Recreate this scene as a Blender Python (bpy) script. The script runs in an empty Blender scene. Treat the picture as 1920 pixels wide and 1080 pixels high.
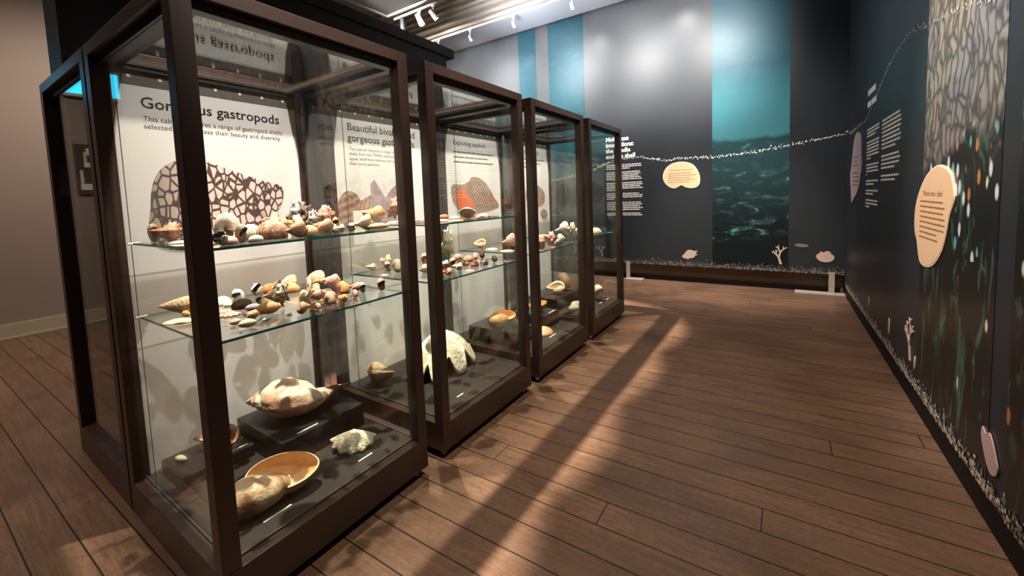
import bpy, math, random
from mathutils import Matrix, Vector, Euler
random.seed(7)
PI = math.pi
S = bpy.context.scene
COL = S.collection

# ---------------------------------------------------------------- camera
cam_d = bpy.data.cameras.new('camera')
cam = bpy.data.objects.new('camera', cam_d)
COL.objects.link(cam)
FPX, CX, CY = 779.03, 937.90, 428.57            # focal length and principal point of the 1920x1080 photo
cam_d.sensor_fit = 'HORIZONTAL'
cam_d.sensor_width = 36.0
cam_d.lens = FPX / 1920 * 36
cam_d.shift_x = (960 - CX) / 1920
cam_d.shift_y = (CY - 540) / 1920
cam_d.clip_start = 0.05
Rt = (0.82591001, 0.56246091, -0.03886378)
Up = (-0.00971703, 0.08312193, 0.99649201)
Fw = (-0.56371823, 0.82263507, -0.07411669)
cam.matrix_world = Matrix(((Rt[0], Up[0], -Fw[0], 1.5654), (Rt[1], Up[1], -Fw[1], -0.5337), (Rt[2], Up[2], -Fw[2], 1.4651), (0, 0, 0, 1)))
S.camera = cam

# ---------------------------------------------------------------- view, world, lamps
S.view_settings.view_transform = 'Standard'
S.view_settings.look = 'None'
S.view_settings.gamma = 1.0
S.view_settings.use_curve_mapping = False
S.view_settings.exposure = 0.8
S.cycles.transparent_max_bounces = 64
S.cycles.max_bounces = 8
S.cycles.caustics_reflective = False
S.cycles.caustics_refractive = False
S.cycles.sample_clamp_indirect = 4.0
wd = bpy.data.worlds.new('world')
S.world = wd
wd.use_nodes = True
wd.node_tree.nodes['Background'].inputs[0].default_value = (0.9, 0.85, 0.8, 1)
wd.node_tree.nodes['Background'].inputs[1].default_value = 0.02

WARM = (1.0, 0.85, 0.69)
NEUT = (1.0, 0.93, 0.88)
COOL = (0.80, 0.86, 1.0)


def spot(loc, target, power, cone, blend=0.5, color=WARM, size=0.04):
    d = bpy.data.lights.new('spot_lamp', 'SPOT')
    d.energy = power
    d.spot_size = math.radians(cone)
    d.spot_blend = blend
    d.color = color
    d.shadow_soft_size = size
    o = bpy.data.objects.new('spot_lamp', d)
    COL.objects.link(o)
    o.location = loc
    o.rotation_euler = (Vector(target) - Vector(loc)).to_track_quat('-Z', 'Y').to_euler()
    return o


def area(loc, target, power, sx, sy, color):
    d = bpy.data.lights.new('cornice_fill', 'AREA')
    d.shape = 'RECTANGLE'
    d.size, d.size_y, d.energy, d.color = sx, sy, power, color
    o = bpy.data.objects.new('cornice_fill', d)
    COL.objects.link(o)
    o.location = loc
    o.rotation_euler = (Vector(target) - Vector(loc)).to_track_quat('-Z', 'Y').to_euler()
    return o


STEP = 1.1085
# track above the cabinets: light falls steeply through the glass tops and spills into the aisle
for k in range(4):
    spot((-0.60, 0.49 + k * STEP, 4.40), (-0.46, 0.55 + k * STEP, 0.0), 1650, 32.5, 0.35, WARM, 0.03)
# track over the aisle: aimed at the graphic panels inside the cabinets
for k in range(4):
    spot((1.75, 0.55 + k * STEP, 4.40), (-0.93, 0.50 + k * STEP, 1.47), 420, 27, 0.85, NEUT, 0.025)
# lamps close to the far wall (their glow shows as soft spots in the satin vinyl)
for x, p in ((-2.79, 190), (-1.29, 220), (0.2, 220)):
    spot((x, 5.70, 4.40), (x, 6.48, 2.75), p, 105, 1.0, NEUT, 0.10)
spot((0.72, 5.10, 4.40), (0.85, 6.48, 2.3), 110, 75, 1.0, NEUT, 0.09)
spot((0.71, 3.52, 4.40), (1.0, 6.48, 1.6), 150, 70, 1.0, NEUT, 0.12)
# washers with barn doors on the middle track: upper half of the far wall
for x, p in ((-3.6, 2200), (-2.2, 2300), (-0.9, 1500), (0.45, 1400)):
    spot((x, 3.60, 4.50), (x - 0.1, 6.48, 3.75), p, 50, 0.75, NEUT, 0.35)
spot((0.4, 3.4, 4.50), (0.25, 6.48, 1.70), 90, 13, 0.8, NEUT, 0.04)  # narrow spot added to brighten the cockle-shaped sign
# lamps aimed at the right-hand wall
spot((0.2, 2.1, 4.40), (2.28, 2.50, 1.75), 420, 36, 0.8, NEUT, 0.04)
spot((0.4, 4.6, 4.40), (2.25, 4.2, 1.6), 50, 42, 0.9, NEUT, 0.04)
# aisle and left room
spot((1.7, 1.6, 4.50), (1.1, 2.2, 0.0), 270, 100, 1.0, WARM, 0.1)
spot((1.3, 3.6, 4.50), (0.9, 6.5, 0.1), 420, 40, 0.8, WARM, 0.06)
spot((-4.0, 1.6, 4.50), (-6.1, 0.6, 1.4), 190, 100, 1.0, WARM, 0.15)
spot((-4.2, 0.8, 4.50), (-4.9, 0.4, 0.0), 90, 130, 1.0, WARM, 0.15)
spot((-2.2, -1.6, 4.50), (-2.0, -0.5, 0.0), 230, 100, 1.0, WARM, 0.1)
# unseen cool area lamps, added to brighten the cornice band
area((-2.2, 5.0, 3.75), (-1.2, 6.1, 4.6), 18, 0.5, 0.2, COOL)
area((-0.2, 4.6, 4.2), (0.0, 6.2, 4.6), 8, 1.6, 0.1, COOL)

# ---------------------------------------------------------------- material helpers


class NT:
    def __init__(self, name):
        self.m = bpy.data.materials.new(name)
        self.m.use_nodes = True
        self.t = self.m.node_tree
        self.b = self.t.nodes['Principled BSDF']
        self.o = self.t.nodes['Material Output']

    def n(self, typ, **kw):
        nd = self.t.nodes.new('ShaderNode' + typ)
        for k, v in kw.items():
            if k.startswith('_'):
                setattr(nd, k[1:], v)
            else:
                self.set(nd, k, v)
        return nd

    def set(self, nd, k, v):
        key = int(k[1:]) if k[0] == 'i' and k[1:].isdigit() else k.replace('__', ' ')
        s = nd.inputs[key]
        if isinstance(v, bpy.types.NodeSocket):
            self.t.links.new(v, s)
        elif isinstance(v, bpy.types.Node):
            self.t.links.new(v.outputs[0], s)
        else:
            if s.type == 'RGBA' and len(v) == 3:
                v = (*v, 1)
            s.default_value = v

    def math(self, op, a, b=0.0, c=None):
        nd = self.n('Math', _operation=op, i0=a, i1=b)
        if c is not None:
            self.set(nd, 'i2', c)
        return nd.outputs[0]

    def mix(self, f, a, b, mode='MIX'):
        nd = self.n('Mix', _data_type='RGBA', _blend_type=mode)
        self.set(nd, 'i0', f)
        self.set(nd, 'i6', a)
        self.set(nd, 'i7', b)
        return nd.outputs[2]

    def ramp(self, f, stops, interp='LINEAR'):
        nd = self.n('ValToRGB')
        nd.color_ramp.interpolation = interp
        e = nd.color_ramp.elements
        while len(e) < len(stops):
            e.new(0.5)
        for i, (p, c) in enumerate(stops):
            e[i].position = p
            e[i].color = (*c, 1) if len(c) == 3 else c
        self.set(nd, 'i0', f)
        return nd.outputs[0]

    def obj(self):
        return self.n('TexCoord').outputs['Object']

    def vec(self, v, scale=(1, 1, 1), loc=(0, 0, 0), rot=(0, 0, 0)):
        nd = self.n('Mapping', i0=v)
        nd.inputs['Scale'].default_value = scale
        nd.inputs['Location'].default_value = loc
        nd.inputs['Rotation'].default_value = rot
        return nd.outputs[0]

    def xyz(self, v):
        nd = self.n('SeparateXYZ', i0=v)
        return nd.outputs[0], nd.outputs[1], nd.outputs[2]

    def noise(self, v, scale=5.0, detail=4.0, rough=0.5, dist=0.0):
        nd = self.n('TexNoise', Vector=v, Scale=scale, Detail=detail, Roughness=rough, Distortion=dist)
        return nd.outputs[0]

    def vor(self, v, scale=5.0, feature='F1', rnd=1.0):
        nd = self.n('TexVoronoi', _feature=feature, Vector=v, Scale=scale, Randomness=rnd)
        return nd

    def bump(self, h, strength=0.3, dist=0.01):
        nd = self.n('Bump', Strength=strength, Distance=dist, Height=h)
        self.set(self.b, 'Normal', nd.outputs[0])

    def done(self, color=None, rough=0.5, spec=0.5, metal=0.0):
        if color is not None:
            self.set(self.b, 'Base__Color', color)
        self.set(self.b, 'Roughness', rough)
        self.set(self.b, 'Specular__IOR__Level', spec)
        self.set(self.b, 'Metallic', metal)
        return self.m


def plain(name, c, rough=0.5, spec=0.5, metal=0.0, var=0.0, scale=8.0):
    k = NT(name)
    if var:
        f = k.noise(k.obj(), scale, 5.0, 0.6)
        col = k.mix(f, tuple(x * (1 - var) for x in c), tuple(min(1, x * (1 + var)) for x in c))
        return k.done(col, rough, spec, metal)
    return k.done(c, rough, spec, metal)


def glassmat(name, tint=(0.968, 0.977, 0.970), ior=1.5, gain=1.0):
    k = NT(name)
    tr = k.n('BsdfTransparent', Color=tint)
    gl = k.n('BsdfGlossy', Color=(1, 1, 1), Roughness=0.015)
    fc = k.n('LayerWeight', Blend=0.5).outputs['Facing']
    f0 = ((ior - 1) / (ior + 1)) ** 2
    f = k.math('MULTIPLY_ADD', k.math('POWER', fc, 5.0), (1 - f0) * gain, f0 * gain)
    mx = k.n('MixShader', i0=f, i1=tr.outputs[0], i2=gl.outputs[0])
    k.t.links.new(mx.outputs[0], k.o.inputs[0])
    return k.m


def emit(name, c, s):
    k = NT(name)
    k.set(k.b, 'Base__Color', (0, 0, 0))
    k.set(k.b, 'Emission__Color', c)
    k.set(k.b, 'Emission__Strength', s)
    return k.m


M = {}
M['frame'] = plain('bronze_brown_paint', (0.040, 0.021, 0.015), 0.36, 0.5, 0.0, 0.12, 3.0)
M['black'] = plain('black_lining', (0.006, 0.006, 0.006), 0.45)
M['deck'] = plain('dark_grey_felt', (0.016, 0.0125, 0.0105), 0.6, 0.25, 0, 0.3, 14.0)
M['riser'] = plain('charcoal_laminate', (0.011, 0.011, 0.011), 0.32, 0.4)
M['glass'] = glassmat('cabinet_glass')
M['topglass'] = glassmat('top_glass', (0.945, 0.96, 0.95))
M['shelfglass'] = glassmat('shelf_glass', (0.95, 0.97, 0.96))
M['glassedge'] = plain('green_glass_edge', (0.012, 0.21, 0.175), 0.12, 0.8)
M['steel'] = plain('brushed_steel', (0.62, 0.60, 0.57), 0.3, 0.5, 1.0)
M['cable'] = plain('dark_steel_cable', (0.16, 0.15, 0.14), 0.35, 0.5, 0.8)
M['panel'] = plain('white_panel_board', (0.70, 0.68, 0.66), 0.5, 0.3, 0, 0.04, 2.0)
M['panelgrey'] = plain('grey_panel_strip', (0.11, 0.098, 0.085), 0.5, 0.3)
M['ink'] = plain('black_ink', (0.012, 0.012, 0.013), 0.6, 0.2)
M['greyink'] = plain('grey_ink', (0.14, 0.13, 0.12), 0.6, 0.2)
M['white'] = plain('white_print', (0.86, 0.82, 0.74), 0.5, 0.3)
M['ceil'] = plain('ceiling_paint', (0.60, 0.58, 0.55), 0.7, 0.2, 0, 0.04, 2.0)
M['ceildark'] = plain('grey_ceiling_paint', (0.36, 0.355, 0.35), 0.7, 0.2)
M['plaster'] = plain('cream_plaster', (0.62, 0.54, 0.44), 0.6, 0.3)
M['lwall'] = plain('taupe_wall_paint', (0.30, 0.235, 0.205), 0.6, 0.3, 0, 0.05, 1.0)
M['skirt'] = plain('cream_skirting', (0.46, 0.41, 0.29), 0.45, 0.4)
M['lower'] = plain('brown_lower_wall', (0.17, 0.125, 0.09), 0.6, 0.3)
M['blackband'] = plain('black_foot_band', (0.006, 0.005, 0.005), 0.6, 0.2)
M['bulk'] = plain('black_partition_paint', (0.008, 0.008, 0.008), 0.5, 0.3)
M['lampblack'] = plain('black_lamp_body', (0.01, 0.01, 0.01), 0.4)
M['lampwhite'] = plain('white_lamp_body', (0.75, 0.73, 0.70), 0.4)
M['lens'] = emit('lamp_lens', (1.0, 0.93, 0.80), 30.0)
M['bluescreen'] = emit('blue_lit_screen', (0.04, 0.62, 0.95), 1.5)
M['footpaint'] = plain('grey_foot_paint', (0.40, 0.35, 0.28), 0.45)

k = NT('navy_mural_vinyl')
f = k.noise(k.obj(), 0.7, 3.0)
M['navy'] = k.done(k.mix(f, (0.025, 0.029, 0.033), (0.034, 0.038, 0.042)), 0.33, 0.08)
k = NT('navy_right_vinyl')
f = k.noise(k.obj(), 0.7, 3.0)
M['navyr'] = k.done(k.mix(f, (0.021, 0.023, 0.026), (0.025, 0.031, 0.038)), 0.42, 0.3)

# floor boards: run along X, 157 mm wide, worn varnish
k = NT('worn_timber_boards')
o = k.obj()
x, y, z = k.xyz(o)
wob = k.math('MULTIPLY', k.math('SUBTRACT', k.noise(o, 0.9, 2.0), 0.5), 0.012)
row = k.math('DIVIDE', k.math('ADD', k.math('ADD', y, wob), k.math('MULTIPLY', x, -0.02)), 0.157)
idx = k.math('FLOOR', row)
fr = k.math('FRACT', row)
rnd = k.n('TexWhiteNoise', _noise_dimensions='1D', W=idx)
xs = k.math('ADD', x, k.math('MULTIPLY', rnd.outputs[0], 9.0))
colx = k.math('DIVIDE', xs, 6.1)
cidx = k.math('FLOOR', colx)
cfr = k.math('FRACT', colx)
rnd2 = k.n('TexWhiteNoise', _noise_dimensions='2D', Vector=k.n('CombineXYZ', i0=idx, i1=cidx).outputs[0])
seam = k.math('LESS_THAN', k.math('MINIMUM', fr, k.math('SUBTRACT', 1.0, fr)), 0.021)
joint = k.math('LESS_THAN', cfr, 0.0008)
gap = k.math('MAXIMUM', seam, joint)
gr = k.noise(k.vec(o, (2.2, 30, 1)), 1.6, 6.0, 0.65, 0.6)
fine = k.noise(k.vec(o, (12, 120, 1)), 1.0, 4.0, 0.7)
patch = k.noise(k.vec(o, (0.9, 1.6, 1)), 1.4, 5.0, 0.6, 0.8)
c = k.mix(k.ramp(gr, [(0.3, (0, 0, 0)), (0.7, (1, 1, 1))]), (0.130, 0.068, 0.040), (0.285, 0.160, 0.094))
spk = k.noise(k.vec(o, (30, 75, 1)), 1.0, 3.0, 0.7)
c = k.mix(k.ramp(spk, [(0.35, (0.5,) * 3), (0.5, (0, 0, 0))]), c, (0.07, 0.035, 0.02))
c = k.mix(k.math('MULTIPLY', rnd2.outputs[0], 0.55), c, (0.150, 0.085, 0.058))
c = k.mix(k.math('MULTIPLY', k.ramp(patch, [(0.42, (0, 0, 0)), (0.68, (1, 1, 1))]), 0.55), c, (0.062, 0.037, 0.025))
c = k.mix(k.math('MULTIPLY', k.ramp(fine, [(0.60, (0, 0, 0)), (0.78, (1, 1, 1))]), 0.35), c, (0.40, 0.26, 0.17))
c = k.mix(gap, c, (0.012, 0.008, 0.006))
rg = k.ramp(patch, [(0.3, (0.50,) * 3), (0.7, (0.30,) * 3)])
k.bump(k.math('SUBTRACT', k.math('MULTIPLY', gr, 0.25), gap), 0.35, 0.004)
M['floor'] = k.done(c, rg, 0.45)

# printed photographs on the far wall: blue water above a dark reef
def ocean(name, horizon, off, gain=1.0, caustic=0.35):
    k = NT(name)
    o = k.obj()
    x, y, z = k.xyz(o)
    n1 = k.noise(k.vec(o, (1.2, 1, 0.8), (off, 0, 0)), 1.5, 6.0, 0.6, 0.7)
    n2 = k.noise(k.vec(o, (1.0, 1, 2.4), (off, 0, 0), (0, 0.35, 0)), 4.2, 6.0, 0.64, 0.7)
    zz = k.math('ADD', z, k.math('MULTIPLY', k.math('SUBTRACT', n1, 0.5), 0.25))
    t = k.n('MapRange', Value=zz, i1=horizon, i2=horizon + 2.2)
    water = k.ramp(t, [(0.0, (0.060, 0.20, 0.225)), (0.2, (0.045, 0.155, 0.18)), (0.45, (0.014, 0.056, 0.075)), (1.0, (0.013, 0.042, 0.06))])
    water = k.mix(k.ramp(n2, [(0.5, (0, 0, 0)), (0.8, (caustic,) * 3)]), water, (0.07, 0.14, 0.165))
    water = k.mix(1.0, water, (gain * 0.96, gain * 1.02, gain * 1.0), 'MULTIPLY')
    dd = k.n('MapRange', Value=z, i1=horizon - 0.25, i2=horizon - 1.3)
    glow = k.ramp(n2, [(0.50, (0, 0, 0)), (0.60, (0.10,) * 3), (0.70, (0.9,) * 3)])
    lowfade = k.n('MapRange', Value=z, i1=0.65, i2=0.95)
    glow = k.math('MULTIPLY', glow, lowfade.outputs[0])
    tealness = k.noise(o, 1.6, 2.0)
    rockhi = k.mix(k.ramp(tealness, [(0.42, (0, 0, 0)), (0.58, (1, 1, 1))]), (0.30, 0.34, 0.34), (0.16, 0.60, 0.54))
    reef = k.mix(glow, (0.010, 0.014, 0.015), rockhi)
    reef = k.mix(dd.outputs[0], k.mix(glow, (0.022, 0.055, 0.06), (0.08, 0.20, 0.21)), reef)
    edge = k.math('ADD', z, k.math('MULTIPLY', k.math('SUBTRACT', n1, 0.5), 0.22))
    m = k.n('MapRange', Value=edge, i1=horizon - 0.03, i2=horizon + 0.03)
    return k.done(k.mix(m.outputs[0], reef, water), 0.33, 0.08)


M['ocean'] = ocean('ocean_photo_print', 2.20, 0.0, 0.9, 0.10)
M['ocean2'] = ocean('turquoise_photo_print', 1.75, 4.0, 0.55, 0.18)

# printed photographs on the right wall: brain coral above a colourful reef
k = NT('coral_photo_print')
o = k.obj()
x, y, z = k.xyz(o)
wr = k.n('TexNoise', Vector=o, Scale=5.0, Detail=2.0)
wv = k.n('VectorMath', _operation='MULTIPLY_ADD', i0=wr.outputs['Color'], i1=(0.16, 0.16, 0.30), i2=o)
ve = k.vor(k.vec(wv.outputs[0], (1, 1.0, 0.42)), 15.0, 'DISTANCE_TO_EDGE')
rid = k.ramp(ve.outputs['Distance'], [(0.02, (0, 0, 0)), (0.20, (0.75,) * 3), (0.45, (1, 1, 1))])
hue = k.noise(o, 1.3, 2.0)
cor = k.mix(k.ramp(hue, [(0.40, (0, 0, 0)), (0.6, (1, 1, 1))]), (0.40, 0.34, 0.24), (0.30, 0.28, 0.29))
zt = k.n('MapRange', Value=z, i1=1.6, i2=2.3)
cor = k.mix(zt.outputs[0], k.mix(0.35, cor, (0.16, 0.12, 0.13)), cor)
cor = k.mix(rid, k.mix(0.85, cor, (0.03, 0.024, 0.02)), cor)
vo = k.vor(k.vec(o, (1, 1.0, 0.55)), 17.0)
dots = k.ramp(vo.outputs['Distance'], [(0.0, (1, 1, 1)), (0.25, (0.8,) * 3), (0.38, (0, 0, 0))])
pick = k.xyz(vo.outputs['Color'])
pal = k.ramp(pick[0], [(0.0, (0.85, 0.80, 0.68)), (0.25, (0.80, 0.62, 0.22)), (0.40, (0.70, 0.10, 0.34)), (0.52, (0.16, 0.45, 0.38)), (0.66, (0.75, 0.72, 0.78)), (0.8, (0.55, 0.22, 0.05)), (0.9, (0.05, 0.05, 0.03))], 'CONSTANT')
dens = k.n('MapRange', Value=z, i1=0.95, i2=1.55, i3=0.04, i4=0.85)
keep = k.math('LESS_THAN', pick[1], dens.outputs[0])
dots = k.math('MULTIPLY', dots, keep)
green = k.noise(k.vec(o, (1, 2.6, 0.9), (0, 0, 0), (0.6, 0, 0)), 2.8, 5.0, 0.6, 1.5)
gm = k.ramp(green, [(0.54, (0, 0, 0)), (0.66, (0.9,) * 3)])
weed = k.mix(gm, (0.012, 0.011, 0.010), (0.06, 0.14, 0.09))
reef = k.mix(dots, weed, pal)
bn = k.noise(o, 2.6, 3.0)
edge = k.math('ADD', k.math('ADD', z, k.math('MULTIPLY', k.math('SUBTRACT', bn, 0.5), 0.5)), k.math('MULTIPLY', y, 0.18))
m = k.n('MapRange', Value=edge, i1=2.04, i2=2.12)
M['coral'] = k.done(k.mix(m.outputs[0], reef, cor), 0.32, 0.4)

# ---- shells
def shellmat(name, c1, c2=None, pat='plain', sc=6.0, rough=0.42, cover=0.5):
    if name in M:
        return M[name]
    k = NT(name)
    o = k.obj()
    c2 = c2 or tuple(x * 0.75 for x in c1)
    if pat == 'plain':
        f = k.noise(o, sc, 4.0)
    elif pat == 'stripe':
        w = k.n('TexWave', _bands_direction='X', Vector=o, Scale=sc, Distortion=1.2, Detail=1.0)
        f = k.ramp(w.outputs[1], [(cover - 0.08, (0, 0, 0)), (cover + 0.08, (1, 1, 1))])
    elif pat == 'ring':
        w = k.n('TexWave', _bands_direction='DIAGONAL', Vector=o, Scale=sc, Distortion=3.5, Detail=2.0)
        f = k.ramp(w.outputs[1], [(cover - 0.12, (0, 0, 0)), (cover + 0.12, (1, 1, 1))])
    elif pat == 'spot':
        v = k.vor(o, sc)
        f = k.ramp(v.outputs['Distance'], [(0.25, (1, 1, 1)), (0.36, (0, 0, 0))])
    elif pat == 'net':
        v = k.vor(o, sc, 'DISTANCE_TO_EDGE')
        f = k.ramp(v.outputs['Distance'], [(0.03, (1, 1, 1)), (0.09, (0, 0, 0))])
    else:
        n = k.noise(o, sc, 5.0, 0.6, 0.8)
        f = k.ramp(n, [(cover - 0.05, (0, 0, 0)), (cover + 0.06, (1, 1, 1))])
    n2 = k.noise(o, 22.0, 3.0)
    c = k.mix(f, c1, c2)
    c = k.mix(k.math('MULTIPLY', n2, 0.25), c, tuple(x * 0.6 for x in c1))
    k.bump(n2, 0.4, 0.03)
    M[name] = k.done(c, rough, 0.5)
    return M[name]


SM = dict(
    cream=((0.72, 0.60, 0.44), (0.62, 0.47, 0.31), 'plain', 4), white=((0.78, 0.72, 0.62), (0.66, 0.58, 0.46), 'plain', 4),
    ivory=((0.72, 0.66, 0.46), (0.60, 0.53, 0.36), 'ring', 3), peach=((0.72, 0.41, 0.25), (0.58, 0.26, 0.14), 'plain', 4),
    orange=((0.68, 0.25, 0.07), (0.52, 0.15, 0.04), 'plain', 4), amber=((0.64, 0.29, 0.09), (0.74, 0.42, 0.17), 'plain', 3),
    tan=((0.56, 0.35, 0.20), (0.68, 0.47, 0.29), 'plain', 5), brown=((0.30, 0.15, 0.08), (0.44, 0.24, 0.13), 'blotch', 5),
    dark=((0.045, 0.018, 0.012), (0.10, 0.04, 0.02), 'plain', 4), olive=((0.24, 0.17, 0.09), (0.42, 0.31, 0.17), 'blotch', 6),
    pink=((0.70, 0.33, 0.27), (0.78, 0.47, 0.39), 'plain', 5), rose=((0.70, 0.24, 0.17), (0.80, 0.52, 0.42), 'blotch', 5),
    red=((0.50, 0.09, 0.05), (0.66, 0.20, 0.10), 'plain', 5), lilac=((0.56, 0.46, 0.52), (0.32, 0.22, 0.28), 'stripe', 5),
    greybrown=((0.40, 0.32, 0.25), (0.20, 0.15, 0.12), 'stripe', 6), cowrie=((0.62, 0.34, 0.20), (0.30, 0.12, 0.07), 'blotch', 7),
    speckle=((0.72, 0.66, 0.55), (0.26, 0.18, 0.13), 'spot', 14), zebra=((0.70, 0.66, 0.58), (0.03, 0.025, 0.022), 'blotch', 7),
    scallop=((0.70, 0.30, 0.13), (0.80, 0.55, 0.34), 'blotch', 7), scallopc=((0.76, 0.58, 0.40), (0.66, 0.27, 0.12), 'blotch', 8),
    stripebrown=((0.72, 0.56, 0.40), (0.36, 0.15, 0.08), 'stripe', 6), candy=((0.74, 0.60, 0.50), (0.50, 0.14, 0.08), 'stripe', 5),
    yellow=((0.76, 0.60, 0.30), (0.80, 0.70, 0.48), 'plain', 5), melon=((0.66, 0.47, 0.29), (0.26, 0.13, 0.06), 'blotch', 5),
    volute=((0.70, 0.55, 0.43), (0.50, 0.27, 0.17), 'blotch', 5), clamwhite=((0.80, 0.74, 0.58), (0.68, 0.60, 0.42), 'ring', 5),
    giant=((0.84, 0.77, 0.64), (0.76, 0.64, 0.44), 'blotch', 3), nut=((0.28, 0.17, 0.10), (0.16, 0.09, 0.05), 'blotch', 4),
    apricot=((0.72, 0.33, 0.10), (0.78, 0.44, 0.19), 'plain', 3), inside=((0.70, 0.42, 0.20), (0.78, 0.54, 0.32), 'plain', 2),
    mouth=((0.74, 0.27, 0.13), (0.62, 0.18, 0.08), 'plain', 4), throat=((0.34, 0.12, 0.07), (0.52, 0.24, 0.16), 'plain', 4),
    pearl=((0.86, 0.76, 0.64), (0.80, 0.62, 0.48), 'plain', 3), greyfan=((0.42, 0.38, 0.35), (0.30, 0.27, 0.25), 'plain', 5))


def sm(n):
    a = SM[n]
    return shellmat('shell_' + n, *a)

# ---------------------------------------------------------------- mesh helpers
class MB:
    """Collects shapes into one mesh."""
    def __init__(self):
        self.v, self.f, self.mi = [], [], []

    def add(self, vs, fs, mi=0):
        b = len(self.v)
        self.v += [tuple(p) for p in vs]
        self.f += [tuple(i + b for i in q) for q in fs]
        self.mi += [mi] * len(fs)
        return self

    def box(self, x0, x1, y0, y1, z0, z1, mi=0, sidemi=None):
        vs = [(x, y, z) for z in (z0, z1) for y in (y0, y1) for x in (x0, x1)]
        fs = [(0, 2, 3, 1), (4, 5, 7, 6), (0, 1, 5, 4), (1, 3, 7, 5), (3, 2, 6, 7), (2, 0, 4, 6)]
        b = len(self.v)
        self.add(vs, fs, mi)
        if sidemi is not None:
            self.mi[-4:] = [sidemi] * 4
        return self

    def cyl(self, p, q, r, n=10, r2=None, mi=0):
        p, q = Vector(p), Vector(q)
        r2 = r if r2 is None else r2
        d = (q - p).normalized()
        a = d.orthogonal().normalized()
        b = d.cross(a)
        vs = []
        for c, rr in ((p, r), (q, r2)):
            for i in range(n):
                t = 2 * PI * i / n
                vs.append(c + rr * (math.cos(t) * a + math.sin(t) * b))
        fs = [(i, (i + 1) % n, n + (i + 1) % n, n + i) for i in range(n)]
        fs += [tuple(range(n - 1, -1, -1)), tuple(range(n, 2 * n))]
        return self.add(vs, fs, mi)

    def prism(self, pts, thick, mi=0):
        """Outline in the local XY plane, given thickness along +Z."""
        n = len(pts)
        ar = sum(pts[i][0] * pts[(i + 1) % n][1] - pts[(i + 1) % n][0] * pts[i][1] for i in range(n))
        if ar < 0:
            pts = pts[::-1]
        vs = [(x, y, 0) for x, y in pts] + [(x, y, thick) for x, y in pts]
        fs = [tuple(range(n - 1, -1, -1)), tuple(range(n, 2 * n))]
        fs += [(i, (i + 1) % n, n + (i + 1) % n, n + i) for i in range(n)]
        return self.add(vs, fs, mi)

    def xf(self, mat):
        self.v = [tuple(mat @ Vector(p)) for p in self.v]
        return self

    def mesh(self, name, smooth=False):
        me = bpy.data.meshes.new(name)
        me.from_pydata(self.v, [], self.f)
        me.polygons.foreach_set('material_index', self.mi)
        if smooth:
            me.polygons.foreach_set('use_smooth', [True] * len(self.f))
        me.update()
        return me

    def build(self, name, mats, parent=None, smooth=False, bevel=0.0):
        if not isinstance(mats, (list, tuple)):
            mats = [mats]
        o = bpy.data.objects.new(name, self.mesh(name, smooth))
        for m in mats:
            o.data.materials.append(m)
        COL.objects.link(o)
        if parent is not None:
            o.parent = parent
        if bevel:
            b = o.modifiers.new('bevel', 'BEVEL')
            b.width, b.segments, b.limit_method = bevel, 2, 'ANGLE'
        return o


def tag(o, label=None, cat=None, group=None, kind=None):
    for k_, v_ in (('label', label), ('category', cat), ('group', group), ('kind', kind)):
        if v_:
            o[k_] = v_
    return o


def empty(name, loc, label, cat, group=None, rz=0.0):
    o = bpy.data.objects.new(name, None)
    o.empty_display_size = 0.1
    COL.objects.link(o)
    o.location = loc
    o.rotation_euler = (0, 0, rz)
    return tag(o, label, cat, group)


ROT_PX = (PI / 2, 0, PI / 2)       # faces +X
ROT_NX = (PI / 2, 0, -PI / 2)      # faces -X
ROT_NY = (PI / 2, 0, 0)            # faces -Y


def text_mb(body, size, space=1.0, align='LEFT', thick=0.0, bold=0.0):
    cu = bpy.data.curves.new('txt', 'FONT')
    cu.body, cu.size, cu.space_line, cu.align_x = body, size, space, align
    cu.resolution_u = 2
    cu.offset = bold
    ob = bpy.data.objects.new('txt', cu)
    me = bpy.data.meshes.new_from_object(ob)
    mb = MB()
    mb.add([tuple(v.co) for v in me.vertices], [tuple(p.vertices) for p in me.polygons])
    bpy.data.objects.remove(ob)
    bpy.data.curves.remove(cu)
    bpy.data.meshes.remove(me)
    return mb


def place(mb, loc, rot):
    return mb.xf(Matrix.Translation(Vector(loc)) @ Euler(rot).to_matrix().to_4x4())


def bars(lines, x0, y0, dy, h, seed=1):
    """Rows of word-shaped bars: lines is a list of row lengths (0 = blank row)."""
    rr = random.Random(seed)
    mb = MB()
    y = y0
    for L in lines:
        x = x0
        while L > 0 and x < x0 + L - 0.2 * h:
            w = min(rr.uniform(2.2, 7.5) * h, x0 + L - x)
            mb.add([(x, y, 0), (x + w, y, 0), (x + w, y + h, 0), (x, y + h, 0)], [(0, 1, 2, 3)])
            x += w + 0.55 * h
        y -= dy
    return mb


# ---------------------------------------------------------------- the room
def struct(name, mb, mat, **kw):
    return tag(mb.build(name, mat, **kw), kind='structure')


YW, ZC = 6.48, 4.588
XL = -6.10


def xr(y):
    return 2.31 - 0.0118 * y


struct('floor', MB().box(XL - 0.1, 2.6, -4.2, 7.2, -0.06, 0.0), M['floor'])
struct('wall_left', MB().box(XL - 0.12, XL, -4.2, 7.2, 0.0, 4.9), M['lwall'])
struct('baseboard_left', MB().box(XL, XL + 0.025, -4.2, 7.1, 0.0, 0.185).box(XL, XL + 0.035, -4.2, 7.1, 0.0, 0.03), M['skirt'], bevel=0.004)
struct('wall_back', MB().box(XL, 2.6, 6.62, 6.74, 0.0, 4.9), M['lower'])
struct('wall_front', MB().box(XL, 2.6, -4.2, -4.1, 0.0, 4.9), M['lwall'])
struct('foot_band_back', MB().box(-3.0, 2.2, 6.60, 6.62, 0.0, 0.07), M['blackband'])  # black band along the foot of the lower wall
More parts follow.
